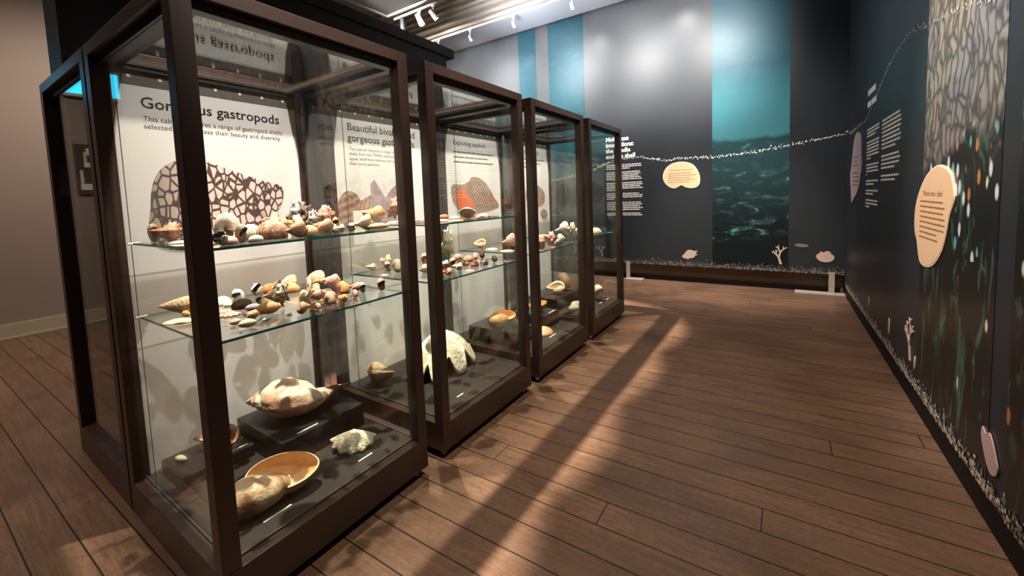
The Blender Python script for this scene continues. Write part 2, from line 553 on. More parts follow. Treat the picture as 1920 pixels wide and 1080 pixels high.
# far mural wall: a printed screen standing on feet, its lower edge clear of the floor
struct('wall_mural_far', MB().box(-4.6, xr(YW), YW, YW + 0.03, 0.268, ZC + 0.02), M['navy'])
struct('wall_back_upper', MB().box(XL, -4.6, YW, YW + 0.03, 0.0, ZC + 0.02), M['lower'])
# right mural wall
mb = MB()
a, b_ = (xr(-4.1), -4.1), (xr(7.0), 7.0)
mb.add([(a[0], a[1], 0.125), (b_[0], b_[1], 0.125), (b_[0], b_[1], 4.75), (a[0], a[1], 4.75), (a[0] + 0.1, a[1], 0.125), (b_[0] + 0.1, b_[1], 0.125), (b_[0] + 0.1, b_[1], 4.75), (a[0] + 0.1, a[1], 4.75)],
       [(0, 1, 2, 3), (7, 6, 5, 4), (0, 4, 5, 1), (3, 2, 6, 7), (0, 3, 7, 4), (1, 5, 6, 2)])
struct('wall_right', mb, M['navyr'])
mb = MB()
mb.add([(a[0] + .004, a[1], 0.0), (b_[0] + .004, b_[1], 0.0), (b_[0] + .004, b_[1], 0.125), (a[0] + .004, a[1], 0.125), (a[0] + 0.1, a[1], 0.0), (b_[0] + 0.1, b_[1], 0.0), (b_[0] + 0.1, b_[1], 0.125), (a[0] + 0.1, a[1], 0.125)],
       [(0, 1, 2, 3), (7, 6, 5, 4), (0, 4, 5, 1), (3, 2, 6, 7), (0, 3, 7, 4), (1, 5, 6, 2)])
struct('foot_band_right', mb, M['blackband'])  # black band between the right mural and the floor
# ceiling: main slab, flat band by the far wall, dropped field panel, cornice mouldings
struct('ceiling', MB().box(XL, 2.6, -4.2, 7.1, 4.78, 4.9), M['ceildark'])
struct('trim_1', MB().box(XL, 2.5, 5.78, YW + 0.03, ZC, 4.78), plain('white_ceiling_band', (0.72, 0.72, 0.74), 0.7, 0.2))
cor = MB()
for y0, y1, zz in ((5.66, 5.74, 4.60), (5.50, 5.60, 4.645), (5.30, 5.38, 4.685), (5.10, 5.16, 4.66), (4.96, 5.04, 4.70), (4.82, 4.86, 4.72)):
    cor.box(XL, 2.5, y0, y1, zz, 4.78)
cor.box(XL, 2.5, 4.66, 5.76, 4.735, 4.78)
struct('trim_2', cor, M['plaster'], bevel=0.012)
struct('trim_3', MB().box(-4.05, 2.4, -4.1, 4.52, 4.63, 4.78), plain('field_panel_paint', (0.42, 0.41, 0.40), 0.7, 0.2))
struct('trim_4', MB().box(-4.09, 2.4, 4.50, 4.55, 4.60, 4.66).box(-4.09, -4.04, -4.1, 4.55, 4.60, 4.66), M['lampwhite'], bevel=0.008)
# black partition behind the cabinets, with an overhanging cap
struct('partition_black', MB().box(-2.42, -2.10, 0.135, 3.72, 0.0, 3.33).box(-2.46, -2.08, 0.13, 3.86, 3.33, 3.44), M['bulk'])

# left room: wall poster and lit screen
p = empty('wall_poster', (XL + 0.001, -0.93, 1.72), 'dark wall poster with pale shapes on the taupe left wall', 'poster')
MB().box(0.0, 0.02, -0.13, 0.13, 0.0, 0.66).build('board', plain('poster_brown', (0.09, 0.055, 0.045), 0.5), p)
mb = MB()
for (u, v, w, h) in ((-0.03, 0.52, 0.04, 0.09), (0.015, 0.42, 0.02, 0.14), (-0.06, 0.36, 0.10, 0.06), (-0.09, 0.06, 0.18, 0.08), (0.06, 0.14, 0.025, 0.18)):
    mb.box(0.02, 0.022, u, u + w, v, v + h)
mb.build('pale_shapes', M['white'], p)
p = empty('light_screen', (XL + 0.001, -1.045, 2.97), 'glowing blue screen high on the left wall', 'screen')
MB().box(0.0, 0.05, -0.30, 0.30, 0.02, 0.42).build('screen_body', M['lampwhite'], p, bevel=0.01)
MB().box(0.05, 0.053, -0.265, 0.265, 0.06, 0.38).build('lit_face', M['bluescreen'], p)

# screen feet of the far mural
for i, (fx, wd2, lab) in enumerate(((-0.62, 0.30, 'grey steel T-foot under the far mural, beside the last cabinet'), (2.10, 0.30, 'grey steel T-foot under the far mural, by the right wall corner'))):
    e = empty('mural_stand', (fx, YW - 0.02, 0), lab, 'stand', 'T-shaped feet of the far mural')
    MB().box(-0.032, 0.032, 0.0, 0.018, 0.02, 0.30).build('upright', M['footpaint'], e)
    x0, x1 = ((-0.03, 0.26) if i == 0 else (-0.40, 0.17))
    MB().box(x0, x1, -0.10, 0.06, 0.0, 0.022).build('foot_bar', M['footpaint'], e, bevel=0.003)

# ---------------------------------------------------------------- cabinets
W2 = 0.491


def cabinet(cx, cy, label, shelves, back=True, group='bronze glass display cabinets', wide=2 * W2):
    r = empty('display_cabinet', (cx, cy, 0), label, 'display cabinet', group)
    H, PW, ZT = 2.2, 0.062, 0.209
    wx = wide / 2
    MB().box(-wx, wx, -W2, W2, 0.045, 0.203).build('base', M['frame'], r, bevel=0.003)
    MB().box(-wx + 0.05, wx - 0.05, -W2 + 0.05, W2 - 0.05, 0.203, ZT).build('deck', M['deck'], r)
    MB().box(-wx + .045, -wx + .05, -W2 + .045, W2 - .045, .203, .215).box(wx - .05, wx - .045, -W2 + .045, W2 - .045, .203, .215).box(-wx + .045, wx - .045, -W2 + .045, -W2 + .05, .203, .215).box(-wx + .045, wx - .045, W2 - .05, W2 - .045, .203, .215).build('glazing_bead', M['cable'], r)
    for sx in (-1, 1):
        for sy in (-1, 1):
            x0, y0 = sx * wx, sy * W2
            MB().box(min(x0, x0 - sx * PW), max(x0, x0 - sx * PW), min(y0, y0 - sy * PW), max(y0, y0 - sy * PW), 0.203, H - 0.052).build('post', M['frame'], r, bevel=0.002)
            MB().cyl((x0 - sx * .05, y0 - sy * .05, 0), (x0 - sx * .05, y0 - sy * .05, 0.046), 0.018, 12).build('foot', M['steel'], r)
    tf = MB()
    tf.box(-wx, wx, -W2, -W2 + PW, H - 0.052, H).box(-wx, wx, W2 - PW, W2, H - 0.052, H)
    tf.box(-wx, -wx + PW, -W2 + PW, W2 - PW, H - 0.052, H).box(wx - PW, wx, -W2 + PW, W2 - PW, H - 0.052, H)
    tf.build('top_frame', M['frame'], r, bevel=0.002)
    # black lining under the top frame and a deeper black flange at the back and sides
    ln = MB()
    i1, i2, zA, zB = PW - 0.035, PW + 0.012, H - 0.085, H - 0.052
    ln.box(-wx + i1, wx - i1, -W2 + i1, -W2 + i2, zA, zB).box(-wx + i1, wx - i1, W2 - i2, W2 - i1, zA, zB)
    ln.box(-wx + i1, -wx + i2, -W2 + i2, W2 - i2, zA, zB).box(wx - i2, wx - i1, -W2 + i2, W2 - i2, zA, zB)
    fl = 0.085
    ln.box(-wx + i2, -wx + fl, -W2 + i2, W2 - i2, zB - 0.012, zB).box(wx - 0.10, wx - i2, -W2 + i2, W2 - i2, zB - 0.012, zB)
    ln.box(-wx + fl, wx - .10, -W2 + i2, -W2 + 0.12, zB - 0.012, zB).box(-wx + fl, wx - .10, W2 - 0.12, W2 - i2, zB - 0.012, zB)
    ln.build('black_lining', M['black'], r)
    MB().box(-wx + PW - .02, wx - PW + .02, -W2 + PW - .02, W2 - PW + .02, H - 0.048, H - 0.042).build('top_pane', M['topglass'], r)
    g = 0.034
    MB().box(wx - g - .006, wx - g, -W2 + PW - .01, W2 - PW + .01, ZT, zA).build('glass_pane', M['glass'], r)
    for sy in (-1, 1):
        y0 = sy * (W2 - g)
        MB().box(-wx + PW - .01, wx - PW + .01, min(y0, y0 - sy * .006), max(y0, y0 - sy * .006), ZT, zA).build('glass_pane', M['glass'], r)
    if back:
        xb = -wx + 0.052
        pn = MB().box(xb - 0.014, xb, -W2 + .03, W2 - .055, ZT, 2.05).build('back_panel', M['panel'], r)
        MB().box(xb - 0.014, xb, -W2 + .03, W2 - .055, 2.05, 2.135).build('header_strip', M['panelgrey'], r)
        for q in range(7):
            ds = MB().cyl((xb, -W2 + .133 + q * .119, 2.092), (xb + .0015, -W2 + .133 + q * .119, 2.092), 0.0075, 12)
            ds.build('white_dot', M['white'], r)
        r['xb'] = xb
    else:
        MB().box(-wx + g, -wx + g + .006, -W2 + PW - .01, W2 - PW + .01, ZT, zA).build('glass_pane', M['glass'], r)
    if shelves:
        xf, xk = wx - 0.06, wx - 0.80
        for (px_, py_) in ((xf, W2 - .035), (xk, -W2 + .05), (xf, -W2 + .05), (xk, W2 - .035)):
            MB().cyl((px_, py_, ZT), (px_, py_, zA), 0.0022, 6).build('cable', M['cable'], r)
        for zs in shelves:
            s = MB().box(xk, xf, -W2 + .055, W2 - .045, zs - 0.010, zs, 0, 1).build('glass_shelf', [M['shelfglass'], M['glassedge']], r)
            for (px_, py_, sy) in ((xf, W2 - .035, 1), (xk, -W2 + .05, -1), (xf, -W2 + .05, -1), (xk, W2 - .035, 1)):
                MB().cyl((px_, py_ + sy * .012, zs - .004), (px_, py_ - sy * .03, zs - .004), 0.006, 8).build('shelf_clip', M['steel'], s)
    return r


C = []
CL = ['nearest bronze glass cabinet, with the cone shell graphic and two crowded shelves', 'second bronze glass cabinet, holding the white giant clam shell',
      'third bronze glass cabinet, with one shelf of pink and white shells', 'last and smallest-looking bronze glass cabinet, next to the far mural']
for k in range(4):
    C.append(cabinet(-W2, W2 + k * STEP, CL[k], ((1.33, 1.0), (1.33, 1.0), (1.015,), (1.015,))[k]))
cabinet(-1.466, W2, 'empty-looking bronze cabinet backing onto the nearest one, at the left end', (), back=False, wide=0.925)

# ---------------------------------------------------------------- panel graphics
PXW = -2 * W2 + 0.052     # world x of the panel faces


def on_panel(cab, mb, name, mat, y, z, d=0.0006):
    """mb lies in local XY (x = along the aisle, y = up); y, z are world coordinates of its origin."""
    place(mb, (r_x(cab) + d, y - cab.location.y, z), ROT_PX)
    return mb.build(name, mat, cab)


def r_x(cab):
    return cab['xb']


on_panel(C[0], text_mb('Gorgeous gastropods', 0.0745, bold=0.0011), 'panel_title', M['ink'], 0.165, 1.952)
on_panel(C[0], text_mb('This cabinet features a range of gastropod shells,\nselected to showcase their beauty and diversity.', 0.0335, 1.06), 'panel_text', M['ink'], 0.172, 1.892)
on_panel(C[1], text_mb('Beautiful bivalves and\ngorgeous gastropods', 0.0745, 1.0, bold=0.0011), 'panel_title', M['ink'], 1.285, 1.972)
on_panel(C[1], text_mb('This cabinet features a range of bivalve\nshells from the TMAG collection. The\nupper shelf have interior and surface\ntheir curvy patterns.', 0.032, 1.06), 'panel_text', M['ink'], 1.29, 1.835)
on_panel(C[2], text_mb('Exploiting seashells', 0.066, bold=0.0006), 'panel_title', M['ink'], 2.40, 1.965)
on_panel(C[2], bars([.63, .54, .62], 0, 0, .045, .013, 3), 'panel_text', M['greyink'], 2.40, 1.895)
on_panel(C[3], text_mb('Stories of seashells', 0.066, bold=0.0006), 'panel_title', M['ink'], 3.50, 1.965)
on_panel(C[3], bars([.63, .54, .30], 0, 0, .045, .013, 5), 'panel_text', M['greyink'], 3.50, 1.895)

# printed shell photographs on the panels
def outline(pts, n=4):
    """Closed Catmull-Rom through pts."""
    out, m = [], len(pts)
    for i in range(m):
        p0, p1, p2, p3 = (pts[(i + j - 1) % m] for j in range(4))
        for s_ in range(n):
            t = s_ / n
            out.append(tuple(0.5 * (2 * p1[c] + (p2[c] - p0[c]) * t + (2 * p0[c] - 5 * p1[c] + 4 * p2[c] - p3[c]) * t * t + (3 * p1[c] - p0[c] - 3 * p2[c] + p3[c]) * t ** 3) for c in (0, 1)))
    return out


k = NT('cone_shell_print')
o = k.obj()
x, y, z = k.xyz(o)
v = k.vor(k.vec(o, (1, 1.2, 0.72), (0, 0, 0), (0.45, 0, 0)), 25.0, 'DISTANCE_TO_EDGE', 0.8)
cells = k.ramp(v.outputs['Distance'], [(0.075, (0, 0, 0)), (0.13, (1, 1, 1))])
yl = k.n('MapRange', Value=y, i1=-0.33, i2=-0.15)
cellc = k.mix(yl.outputs[0], (0.30, 0.25, 0.22), (0.72, 0.56, 0.52))
inkc = k.mix(yl.outputs[0], (0.06, 0.052, 0.048), (0.085, 0.05, 0.045))
M['coneprint'] = k.done(k.mix(cells, inkc, cellc), 0.5, 0.3)
cone = [(0.165, 1.47), (0.155, 1.40), (0.175, 1.30), (0.30, 1.26), (0.50, 1.27), (0.68, 1.36), (0.78, 1.46), (0.81, 1.545), (0.79, 1.59), (0.70, 1.615), (0.55, 1.665), (0.42, 1.71), (0.30, 1.715), (0.22, 1.665), (0.18, 1.58)]
on_panel(C[0], MB().prism(outline(cone), 0.0008), 'shell_photo', M['coneprint'], 0, 0)
wing = plain('purple_wing_print', (0.34, 0.26, 0.29), 0.5, 0.3, 0, 0.6, 22.0)


def banded(name, c1, c2, scale, rot):
    k = NT(name)
    w = k.n('TexWave', _bands_direction='Y', Vector=k.vec(k.obj(), rot=(rot, 0, 0)), Scale=scale, Distortion=5.0, Detail=3.0)
    n = k.noise(k.obj(), 30.0, 4.0)
    f = k.math('MULTIPLY', w.outputs[1], k.math('ADD', n, 0.3))
    return k.done(k.mix(f, c1, c2), 0.5, 0.3)


tanp = banded('tan_shell_print', (0.20, 0.12, 0.085), (0.46, 0.31, 0.23), 6.0, 1.2)
on_panel(C[1], MB().prism(outline([(1.175, 1.42), (1.19, 1.50), (1.25, 1.55), (1.33, 1.53), (1.37, 1.44), (1.36, 1.33), (1.26, 1.29), (1.19, 1.33)]), 0.0008), 'shell_photo', tanp, 0, 0)
on_panel(C[1], MB().prism(outline([(1.33, 1.36), (1.34, 1.46), (1.40, 1.50), (1.47, 1.51), (1.48, 1.38), (1.44, 1.29), (1.36, 1.29)]), 0.0014), 'shell_photo', banded('rust_shell_print', (0.26, 0.14, 0.10), (0.50, 0.33, 0.26), 9.0, 0.2), 0, 0)
on_panel(C[1], MB().prism([(1.47, 1.34), (1.455, 1.50), (1.455, 1.60), (1.49, 1.635), (1.53, 1.575), (1.585, 1.50), (1.64, 1.56), (1.71, 1.605), (1.715, 1.58), (1.685, 1.47), (1.66, 1.34)], 0.0022), 'shell_photo', wing, 0, 0)
trit = banded('triton_print', (0.17, 0.09, 0.065), (0.56, 0.38, 0.29), 11.0, 0.8)
orp = plain('orange_mouth_print', (0.80, 0.16, 0.05), 0.5, 0.3, 0, 0.35, 12.0)
on_panel(C[2], MB().prism(outline([(2.345, 1.57), (2.40, 1.605), (2.50, 1.60), (2.60, 1.63), (2.66, 1.675), (2.78, 1.665), (2.89, 1.61), (3.00, 1.49), (3.10, 1.38), (3.0, 1.35), (2.75, 1.33), (2.5, 1.34), (2.37, 1.44)]), 0.0008), 'shell_photo', trit, 0, 0)
on_panel(C[2], MB().prism(outline([(2.42, 1.46), (2.43, 1.53), (2.49, 1.555), (2.57, 1.52), (2.65, 1.44), (2.66, 1.35), (2.56, 1.32), (2.46, 1.36)]), 0.0016), 'shell_photo', orp, 0, 0)
on_panel(C[3], MB().prism(outline([(3.66, 1.50), (3.76, 1.62), (3.95, 1.60), (4.12, 1.50), (4.10, 1.38), (3.90, 1.33), (3.72, 1.37)]), 0.0008), 'shell_photo', trit, 0, 0)
on_panel(C[3], MB().prism(outline([(4.00, 1.24), (4.06, 1.30), (4.16, 1.28), (4.18, 1.20), (4.08, 1.17)]), 0.0008), 'shell_photo', trit, 0, 0)

# ---------------------------------------------------------------- printed strips, signs and writing on the walls
def bw(mb, name, mat, label, cat, x, z, d=0.001, group=None, kind=None, parent=None):
    o = mb.build(name, mat, parent)
    o.location = (x, YW - d, z)
    o.rotation_euler = ROT_NY
    return tag(o, label, cat, group, kind)


def rw(mb, name, mat, label, cat, y, z, d=0.001, group=None, kind=None):
    """mb local x runs along -Y (to the right as one faces the wall)."""
    o = mb.build(name, mat)
    o.location = (xr(y) - d, y, z)
    o.rotation_euler = (PI / 2, 0, -PI / 2 + 0.0118)
    return tag(o, label, cat, group, kind)


def strip_far(x0, x1, mat, lab):
    o = MB().box(x0, x1, YW - 0.002, YW, 0.268, ZC).build('mural_print', mat)
    return tag(o, lab, 'mural', 'sea photo strips of the murals')


strip_far(-2.66, -2.285, M['ocean2'], 'narrow blue sea photo strip on the far wall, above the cabinets')
strip_far(-2.03, -1.342, M['ocean2'], 'wide turquoise sea photo strip on the far wall, behind the last cabinets')
strip_far(0.668, 1.62, M['ocean'], 'tall sea photo strip on the far wall with reef at its foot')
for y0, y1, lab in ((3.062, 1.99, 'brain coral and reef photo strip on the right wall'), (1.835, 0.9, 'reef photo strip at the right edge of the right wall')):
    mb = MB()
    X0, X1 = xr(y0), xr(y1)
    mb.add([(X0 - .002, y0, .13), (X1 - .002, y1, .13), (X1 - .002, y1, 4.6), (X0 - .002, y0, 4.6), (X0, y0, .13), (X1, y1, .13), (X1, y1, 4.6), (X0, y0, 4.6)],
           [(3, 2, 1, 0), (4, 5, 6, 7), (0, 1, 5, 4), (7, 6, 2, 3), (4, 7, 3, 0), (1, 2, 6, 5)])
    tag(mb.build('mural_print', M['coral']), lab, 'mural', 'sea photo strips of the murals')

M['signpeach'] = plain('peach_sign_board', (0.86, 0.56, 0.33), 0.5, 0.3)
M['signrim'] = plain('pale_sign_rim', (0.92, 0.80, 0.62), 0.5, 0.3)
M['signtext'] = plain('brown_sign_ink', (0.34, 0.13, 0.05), 0.6, 0.2)
M['signmauve'] = plain('mauve_sign_board', (0.44, 0.32, 0.34), 0.5, 0.3)
M['cut'] = plain('beige_cutout_board', (0.60, 0.44, 0.36), 0.5, 0.3)
M['cutpink'] = plain('pink_cutout_board', (0.60, 0.41, 0.38), 0.5, 0.3)


def grow(pts, d):
    cx_ = sum(p[0] for p in pts) / len(pts)
    cy_ = sum(p[1] for p in pts) / len(pts)
    return [(cx_ + (p[0] - cx_) * d, cy_ + (p[1] - cy_) * d) for p in pts]


# cockle-shaped sign on the far wall
pts = outline([(0.246, 1.915), (0.368, 1.881), (0.443, 1.81), (0.495, 1.693), (0.497, 1.575), (0.455, 1.513), (0.374, 1.498), (0.29, 1.515), (0.232, 1.549), (0.173, 1.515), (0.109, 1.505), (0.029, 1.548), (-0.027, 1.624), (-0.042, 1.71), (-0.017, 1.793), (0.032, 1.857), (0.12, 1.903)], 3)
pts = [(a_ - 0.23, b2 - 1.7) for a_, b2 in pts]
e = bw(MB().prism(pts, 0.006), 'shell_sign', M['signrim'], 'peach cockle-shaped text sign on the dark far wall', 'sign', 0.23, 1.7, group='shell-shaped text signs')
MB().prism(grow(pts, 0.955), 0.0075).build('sign_face', M['signpeach'], e)
text_mb('Mermaids? Sexy shells!', 0.036, align='CENTER').xf(Matrix.Translation((0.0, 0.075, 0.0082))).build('sign_title', M['signtext'], e)
bars([.33, .40, .33, .39, .31], -0.19, 0.03, .034, .009, 4).xf(Matrix.Translation((0, 0, 0.0082))).build('sign_text', M['signtext'], e)

# large sign on the right wall
rp = [(2.74, 1.552), (2.6, 1.527), (2.526, 1.485), (2.485, 1.41), (2.475, 1.37), (2.542, 1.284), (2.578, 1.194), (2.64, 1.088), (2.766, 0.995), (2.91, 0.955), (3.055, 0.972), (3.13, 1.093), (3.187, 1.157), (3.19, 1.277), (3.13, 1.381), (3.007, 1.479), (2.879, 1.531)]
pts = outline([(-(a_ - 2.83), b2 - 1.25) for a_, b2 in rp], 3)
e = rw(MB().prism(pts, 0.006), 'shell_sign', M['signrim'], 'large peach oyster-shaped text sign on the coral photo strip', 'sign', 2.83, 1.25, 0.0025, 'shell-shaped text signs')
MB().prism(grow(pts, 0.965), 0.0075).build('sign_face', M['signpeach'], e)
text_mb("Mussel man's slide?", 0.046, align='CENTER').xf(Matrix.Translation((0.0, 0.128, 0.0082))).build('sign_title', M['signtext'], e)
bars([.42, .45, .43, .46, .46, .45, .33, .35], -0.235, 0.09, .031, .009, 4).xf(Matrix.Translation((0, 0, 0.0082))).build('sign_text', M['signtext'], e)

# razor-shaped sign near the corner
rp = [(5.60, 2.035), (5.42, 1.98), (5.36, 1.773), (5.333, 1.602), (5.50, 1.403), (5.80, 1.295), (5.959, 1.24), (6.0, 1.30), (6.12, 1.563), (6.03, 1.688), (5.90, 1.928), (5.75, 2.03)]
pts = outline([(-(a_ - 5.7), b2 - 1.65) for a_, b2 in rp], 3)
e = rw(MB().prism(pts, 0.006), 'shell_sign', M['signmauve'], 'mauve mussel-shaped text sign by the dark corner', 'sign', 5.7, 1.65, 0.0015, 'shell-shaped text signs')
bars([.32, .26, .34, 0, .40, .42, .40, .38], -0.2, 0.11, .045, .012, 4).xf(Matrix.Translation((0, 0, 0.0066))).build('sign_text', plain('mauve_sign_ink', (0.14, 0.09, 0.10), 0.6), e)

# writing on the far wall
t_ = MB()
for i, ln_ in enumerate(('Molluscan', 'innovations:', 'the needle', 'and the shell')):
    q = text_mb(ln_, 0.098, bold=0.004)
    t_.add([(a_, b2 - i * 0.096, c2) for a_, b2, c2 in q.v], q.f)
bw(t_, 'wall_heading', M['white'], 'white bold heading on the dark far wall behind the last cabinet', 'wall text', -0.975, 2.345, 0.0008)
def columns(name, lines, dy, h, seed, put, label):
    """A text column: one part per paragraph."""
    e = None
    row, para, q = 0, [], 0
    e = empty(name, (0, 0, 0), label, 'wall text')
    put(e)
    for L in list(lines) + [0]:
        if L:
            para.append(L)
        elif para:
            bars(para, 0, -(row - len(para)) * dy, dy, h, seed + q).build('paragraph', M['white'], e)
            para, q = [], q + 1
        row += 1
    return e


def put_far(x, z):
    def f(e):
        e.location, e.rotation_euler = (x, YW - 0.0008, z), ROT_NY
    return f


def put_right(y, z):
    def f(e):
        e.location, e.rotation_euler = (xr(y) - 0.0008, y, z), (PI / 2, 0, -PI / 2 + 0.0118)
    return f


columns('wall_paragraphs', [.59, .60, .40, 0, .57, .58, .54, .58, .60, 0, .60, .61, .57, .62, .20, 0, .55, .61, .60, .13, 0, .58, .60, .57, .61, .57, 0, .57, .60], .0302, .015, 8, put_far(-0.975, 1.93), 'white body text under the heading on the far wall')
columns('wall_heading', [.40, 0, .45], .0575, .055, 2, put_right(5.08, 2.33), 'two white heading bars high on the right wall near the corner')
columns('wall_paragraphs', [.60, .60, .42, 0, .60, .60, .60, .60, .60, .22, 0, .60, .58, .60, .04, 0, .60, .40, 0, .60, .38, 0, .60, .60, .22], .0315, .016, 8, put_right(5.06, 1.985), 'left column of white text lines on the right wall')
columns('wall_paragraphs', [.62, .66, .66, .66, .62, .67, .66, .50, 0, .62, .66, .64, .50, 0, .64, .52], .0335, .016, 9, put_right(4.34, 1.985), 'right column of white text lines on the right wall')

# strings of printed white shells across both murals, and printed gravel at their foot
def dot(mb, x, y, r, rr, mi=0):
    n = 6
    a0 = rr.uniform(0, 6)
    el = rr.uniform(0.5, 1.0)
    an = rr.uniform(0, PI)
    vs = []
    for i in range(n):
        u, v = r * math.cos(a0 + 2 * PI * i / n), r * el * math.sin(a0 + 2 * PI * i / n)
        vs.append((x + u * math.cos(an) - v * math.sin(an), y + u * math.sin(an) + v * math.cos(an), rr.uniform(0, 0.0006)))
    mb.add(vs, [tuple(range(n))], mi)


def garland(pts, r, step, spread, seed):
    rr = random.Random(seed)
    mb = MB()
    for (x0, y0), (x1, y1) in zip(pts[:-1], pts[1:]):
        L = math.hypot(x1 - x0, y1 - y0)
        for i in range(max(1, int(L / step))):
            t = (i + rr.random()) * step / L
            dot(mb, x0 + (x1 - x0) * t + rr.gauss(0, spread), y0 + (y1 - y0) * t + rr.gauss(0, spread), r * rr.uniform(0.5, 1.15), rr)
    return mb


gb = [(-2.2, 1.72), (-1.6, 1.80), (-1.185, 1.891), (-0.942, 1.993), (-0.665, 2.042), (-0.4, 2.046), (-0.024, 1.954), (0.215, 1.976), (0.664, 1.945), (1.113, 1.968), (1.617, 2.03), (1.964, 2.078), (2.225, 2.117)]
bw(garland(gb, 0.0095, 0.010, 0.011, 3), 'shell_garland', M['white'], 'string of tiny white printed shells across the far mural', 'wall print', 0, 0, 0.0035, kind='stuff')
gr_ = [(6.30, 2.09), (5.121, 2.106), (4.721, 2.225), (4.28, 2.372), (3.912, 2.451), (3.57, 2.479), (3.43, 2.477), (3.112, 2.408), (3.0, 2.39), (2.708, 2.345), (2.342, 2.263), (2.1, 2.21)]
rw(garland([(-a_, b2) for a_, b2 in gr_], 0.0085, 0.011, 0.010, 4), 'shell_garland', plain('dim_white_print', (0.55, 0.50, 0.44), 0.5, 0.3), 'string of tiny pale printed shells rising along the right wall', 'wall print', 0, 0, 0.0035, kind='stuff')


def gravel(x0, x1, z0, z1, n, seed, r):
    rr = random.Random(seed)
    mb = MB()
    for i in range(n):
        h = abs(rr.gauss(0, 0.42))
        dot(mb, rr.uniform(x0, x1), z0 + (z1 - z0) * h, r * rr.uniform(0.4, 1.1), rr, rr.choice((0, 0, 1, 1, 1, 2)))
    return mb


GV = [plain('gravel_pale', (0.30, 0.27, 0.23), 0.6), plain('gravel_brown', (0.14, 0.115, 0.095), 0.6), plain('gravel_dark', (0.06, 0.052, 0.045), 0.6)]
bw(gravel(-3.0, 2.23, .272, .36, 2600, 5, 0.009), 'gravel_band', GV, 'band of printed grey gravel along the foot of the far mural', 'wall print', 0, 0, 0.0045, kind='stuff')
GV2 = [plain('gravel_cream', (0.84, 0.68, 0.48), 0.6), GV[0], GV[1]]
rw(gravel(-6.3, 0.0, .137, .225, 3000, 6, 0.0115), 'gravel_band', GV2, 'band of printed cream gravel along the foot of the right wall', 'wall print', 0, 0, 0.0045, kind='stuff')


# cut-out shells and corals along the foot of both murals
def coral_cut(h, seed, spread=0.5):
    rr = random.Random(seed)
    mb = MB()

    def limb(x, y, a, L, w, d):
        x1, y1 = x + L * math.sin(a), y + L * math.cos(a)
        px, py = math.cos(a), -math.sin(a)
        w1 = w * 0.78
        pts = [(x - px * w, y - py * w), (x + px * w, y + py * w), (x1 + px * w1, y1 + py * w1)]
        for q in range(1, 5):
            t = PI * q / 5
            pts.append((x1 + px * w1 * math.cos(t) + math.sin(a) * w1 * math.sin(t), y1 + py * w1 * math.cos(t) + math.cos(a) * w1 * math.sin(t)))
        pts.append((x1 - px * w1, y1 - py * w1))
        mb.prism(pts, 0.005 + 0.0002 * d)
        if d > 0:
            for s_ in (-1, 1):
                limb(x1, y1, a * 0.8 + s_ * spread * rr.uniform(0.7, 1.2), L * rr.uniform(0.55, 0.8), w1, d - 1)
    limb(0, 0, -0.25, h * 0.42, h * 0.068, 3)
    return mb


def blob(pts, s=1.0):
    return MB().prism(outline([(a_ * s, b2 * s) for a_, b2 in pts], 3), 0.005)


CONCH = [(-1, -0.3), (-0.75, -0.55), (-0.4, -0.6), (-0.2, -0.75), (-0.1, -0.55), (0.3, -0.5), (0.6, -0.3), (0.7, -0.1), (1.0, -0.05), (0.75, 0.15), (0.95, 0.5), (0.5, 0.5), (0.1, 0.62), (-0.3, 0.55), (-0.65, 0.1)]
SCAL = [(-0.5, 0.75), (-0.2, 0.6), (0.15, 0.8), (0.55, 0.7), (0.6, 0.45), (0.9, 0.2), (0.95, -0.2), (0.6, -0.6), (0.0, -0.72), (-0.6, -0.55), (-0.95, -0.1), (-0.9, 0.3), (-0.65, 0.45)]
OVAL = [(0, 1), (0.25, 0.7), (0.32, 0.1), (0.25, -0.6), (0, -1), (-0.25, -0.6), (-0.32, 0.1), (-0.25, 0.7)]
G_ = 'shell and coral cut-outs along the mural foot'
bw(blob(CONCH, 0.115), 'wall_cutout', M['cut'], 'beige conch cut-out at the foot of the far mural', 'wall cut-out', 0.35, 0.462, group=G_)
bw(coral_cut(0.235, 4), 'wall_cutout', M['cut'], 'beige branching coral cut-out at the foot of the sea photo strip', 'wall cut-out', 1.535, 0.375, 0.003, group=G_)
bw(blob(SCAL, 0.10), 'wall_cutout', M['cutpink'], 'pink scallop cut-out at the foot of the far mural, near the right corner', 'wall cut-out', 2.028, 0.502, group=G_)
bw(blob([(-1, 0), (-.5, .3), (0.6, .2), (1, -.15), (0.5, -.3), (-.4, -.3)], 0.08), 'wall_cutout', plain('grey_cutout', (0.16, 0.16, 0.155), 0.5), 'small dim grey shell cut-out between coral and scallop cut-outs', 'wall cut-out', 1.77, 0.65, group=G_)
bw(coral_cut(0.20, 9, 0.62), 'wall_cutout', plain('pale_grey_cutout', (0.34, 0.33, 0.32), 0.5), 'grey coral fan cut-out on the far wall, seen through the last cabinet', 'wall cut-out', -1.07, 0.37, 0.003, group=G_)
rw(blob(OVAL, 0.05), 'wall_cutout', M['cutpink'], 'small mauve oval cut-out low on the right wall, nearest the corner', 'wall cut-out', 4.71, 0.325, group=G_)
rw(blob(OVAL, 0.066), 'wall_cutout', M['signpeach'], 'small peach oval cut-out low on the right wall', 'wall cut-out', 3.845, 0.33, group=G_)
rw(coral_cut(0.25, 12, 0.62), 'wall_cutout', M['cut'], 'beige coral cut-out low on the right wall', 'wall cut-out', 3.215, 0.275, group=G_)
rw(blob(OVAL, 0.045), 'wall_cutout', M['cutpink'], 'thin mauve cut-out right of the coral low on the right wall', 'wall cut-out', 3.10, 0.30, group=G_)
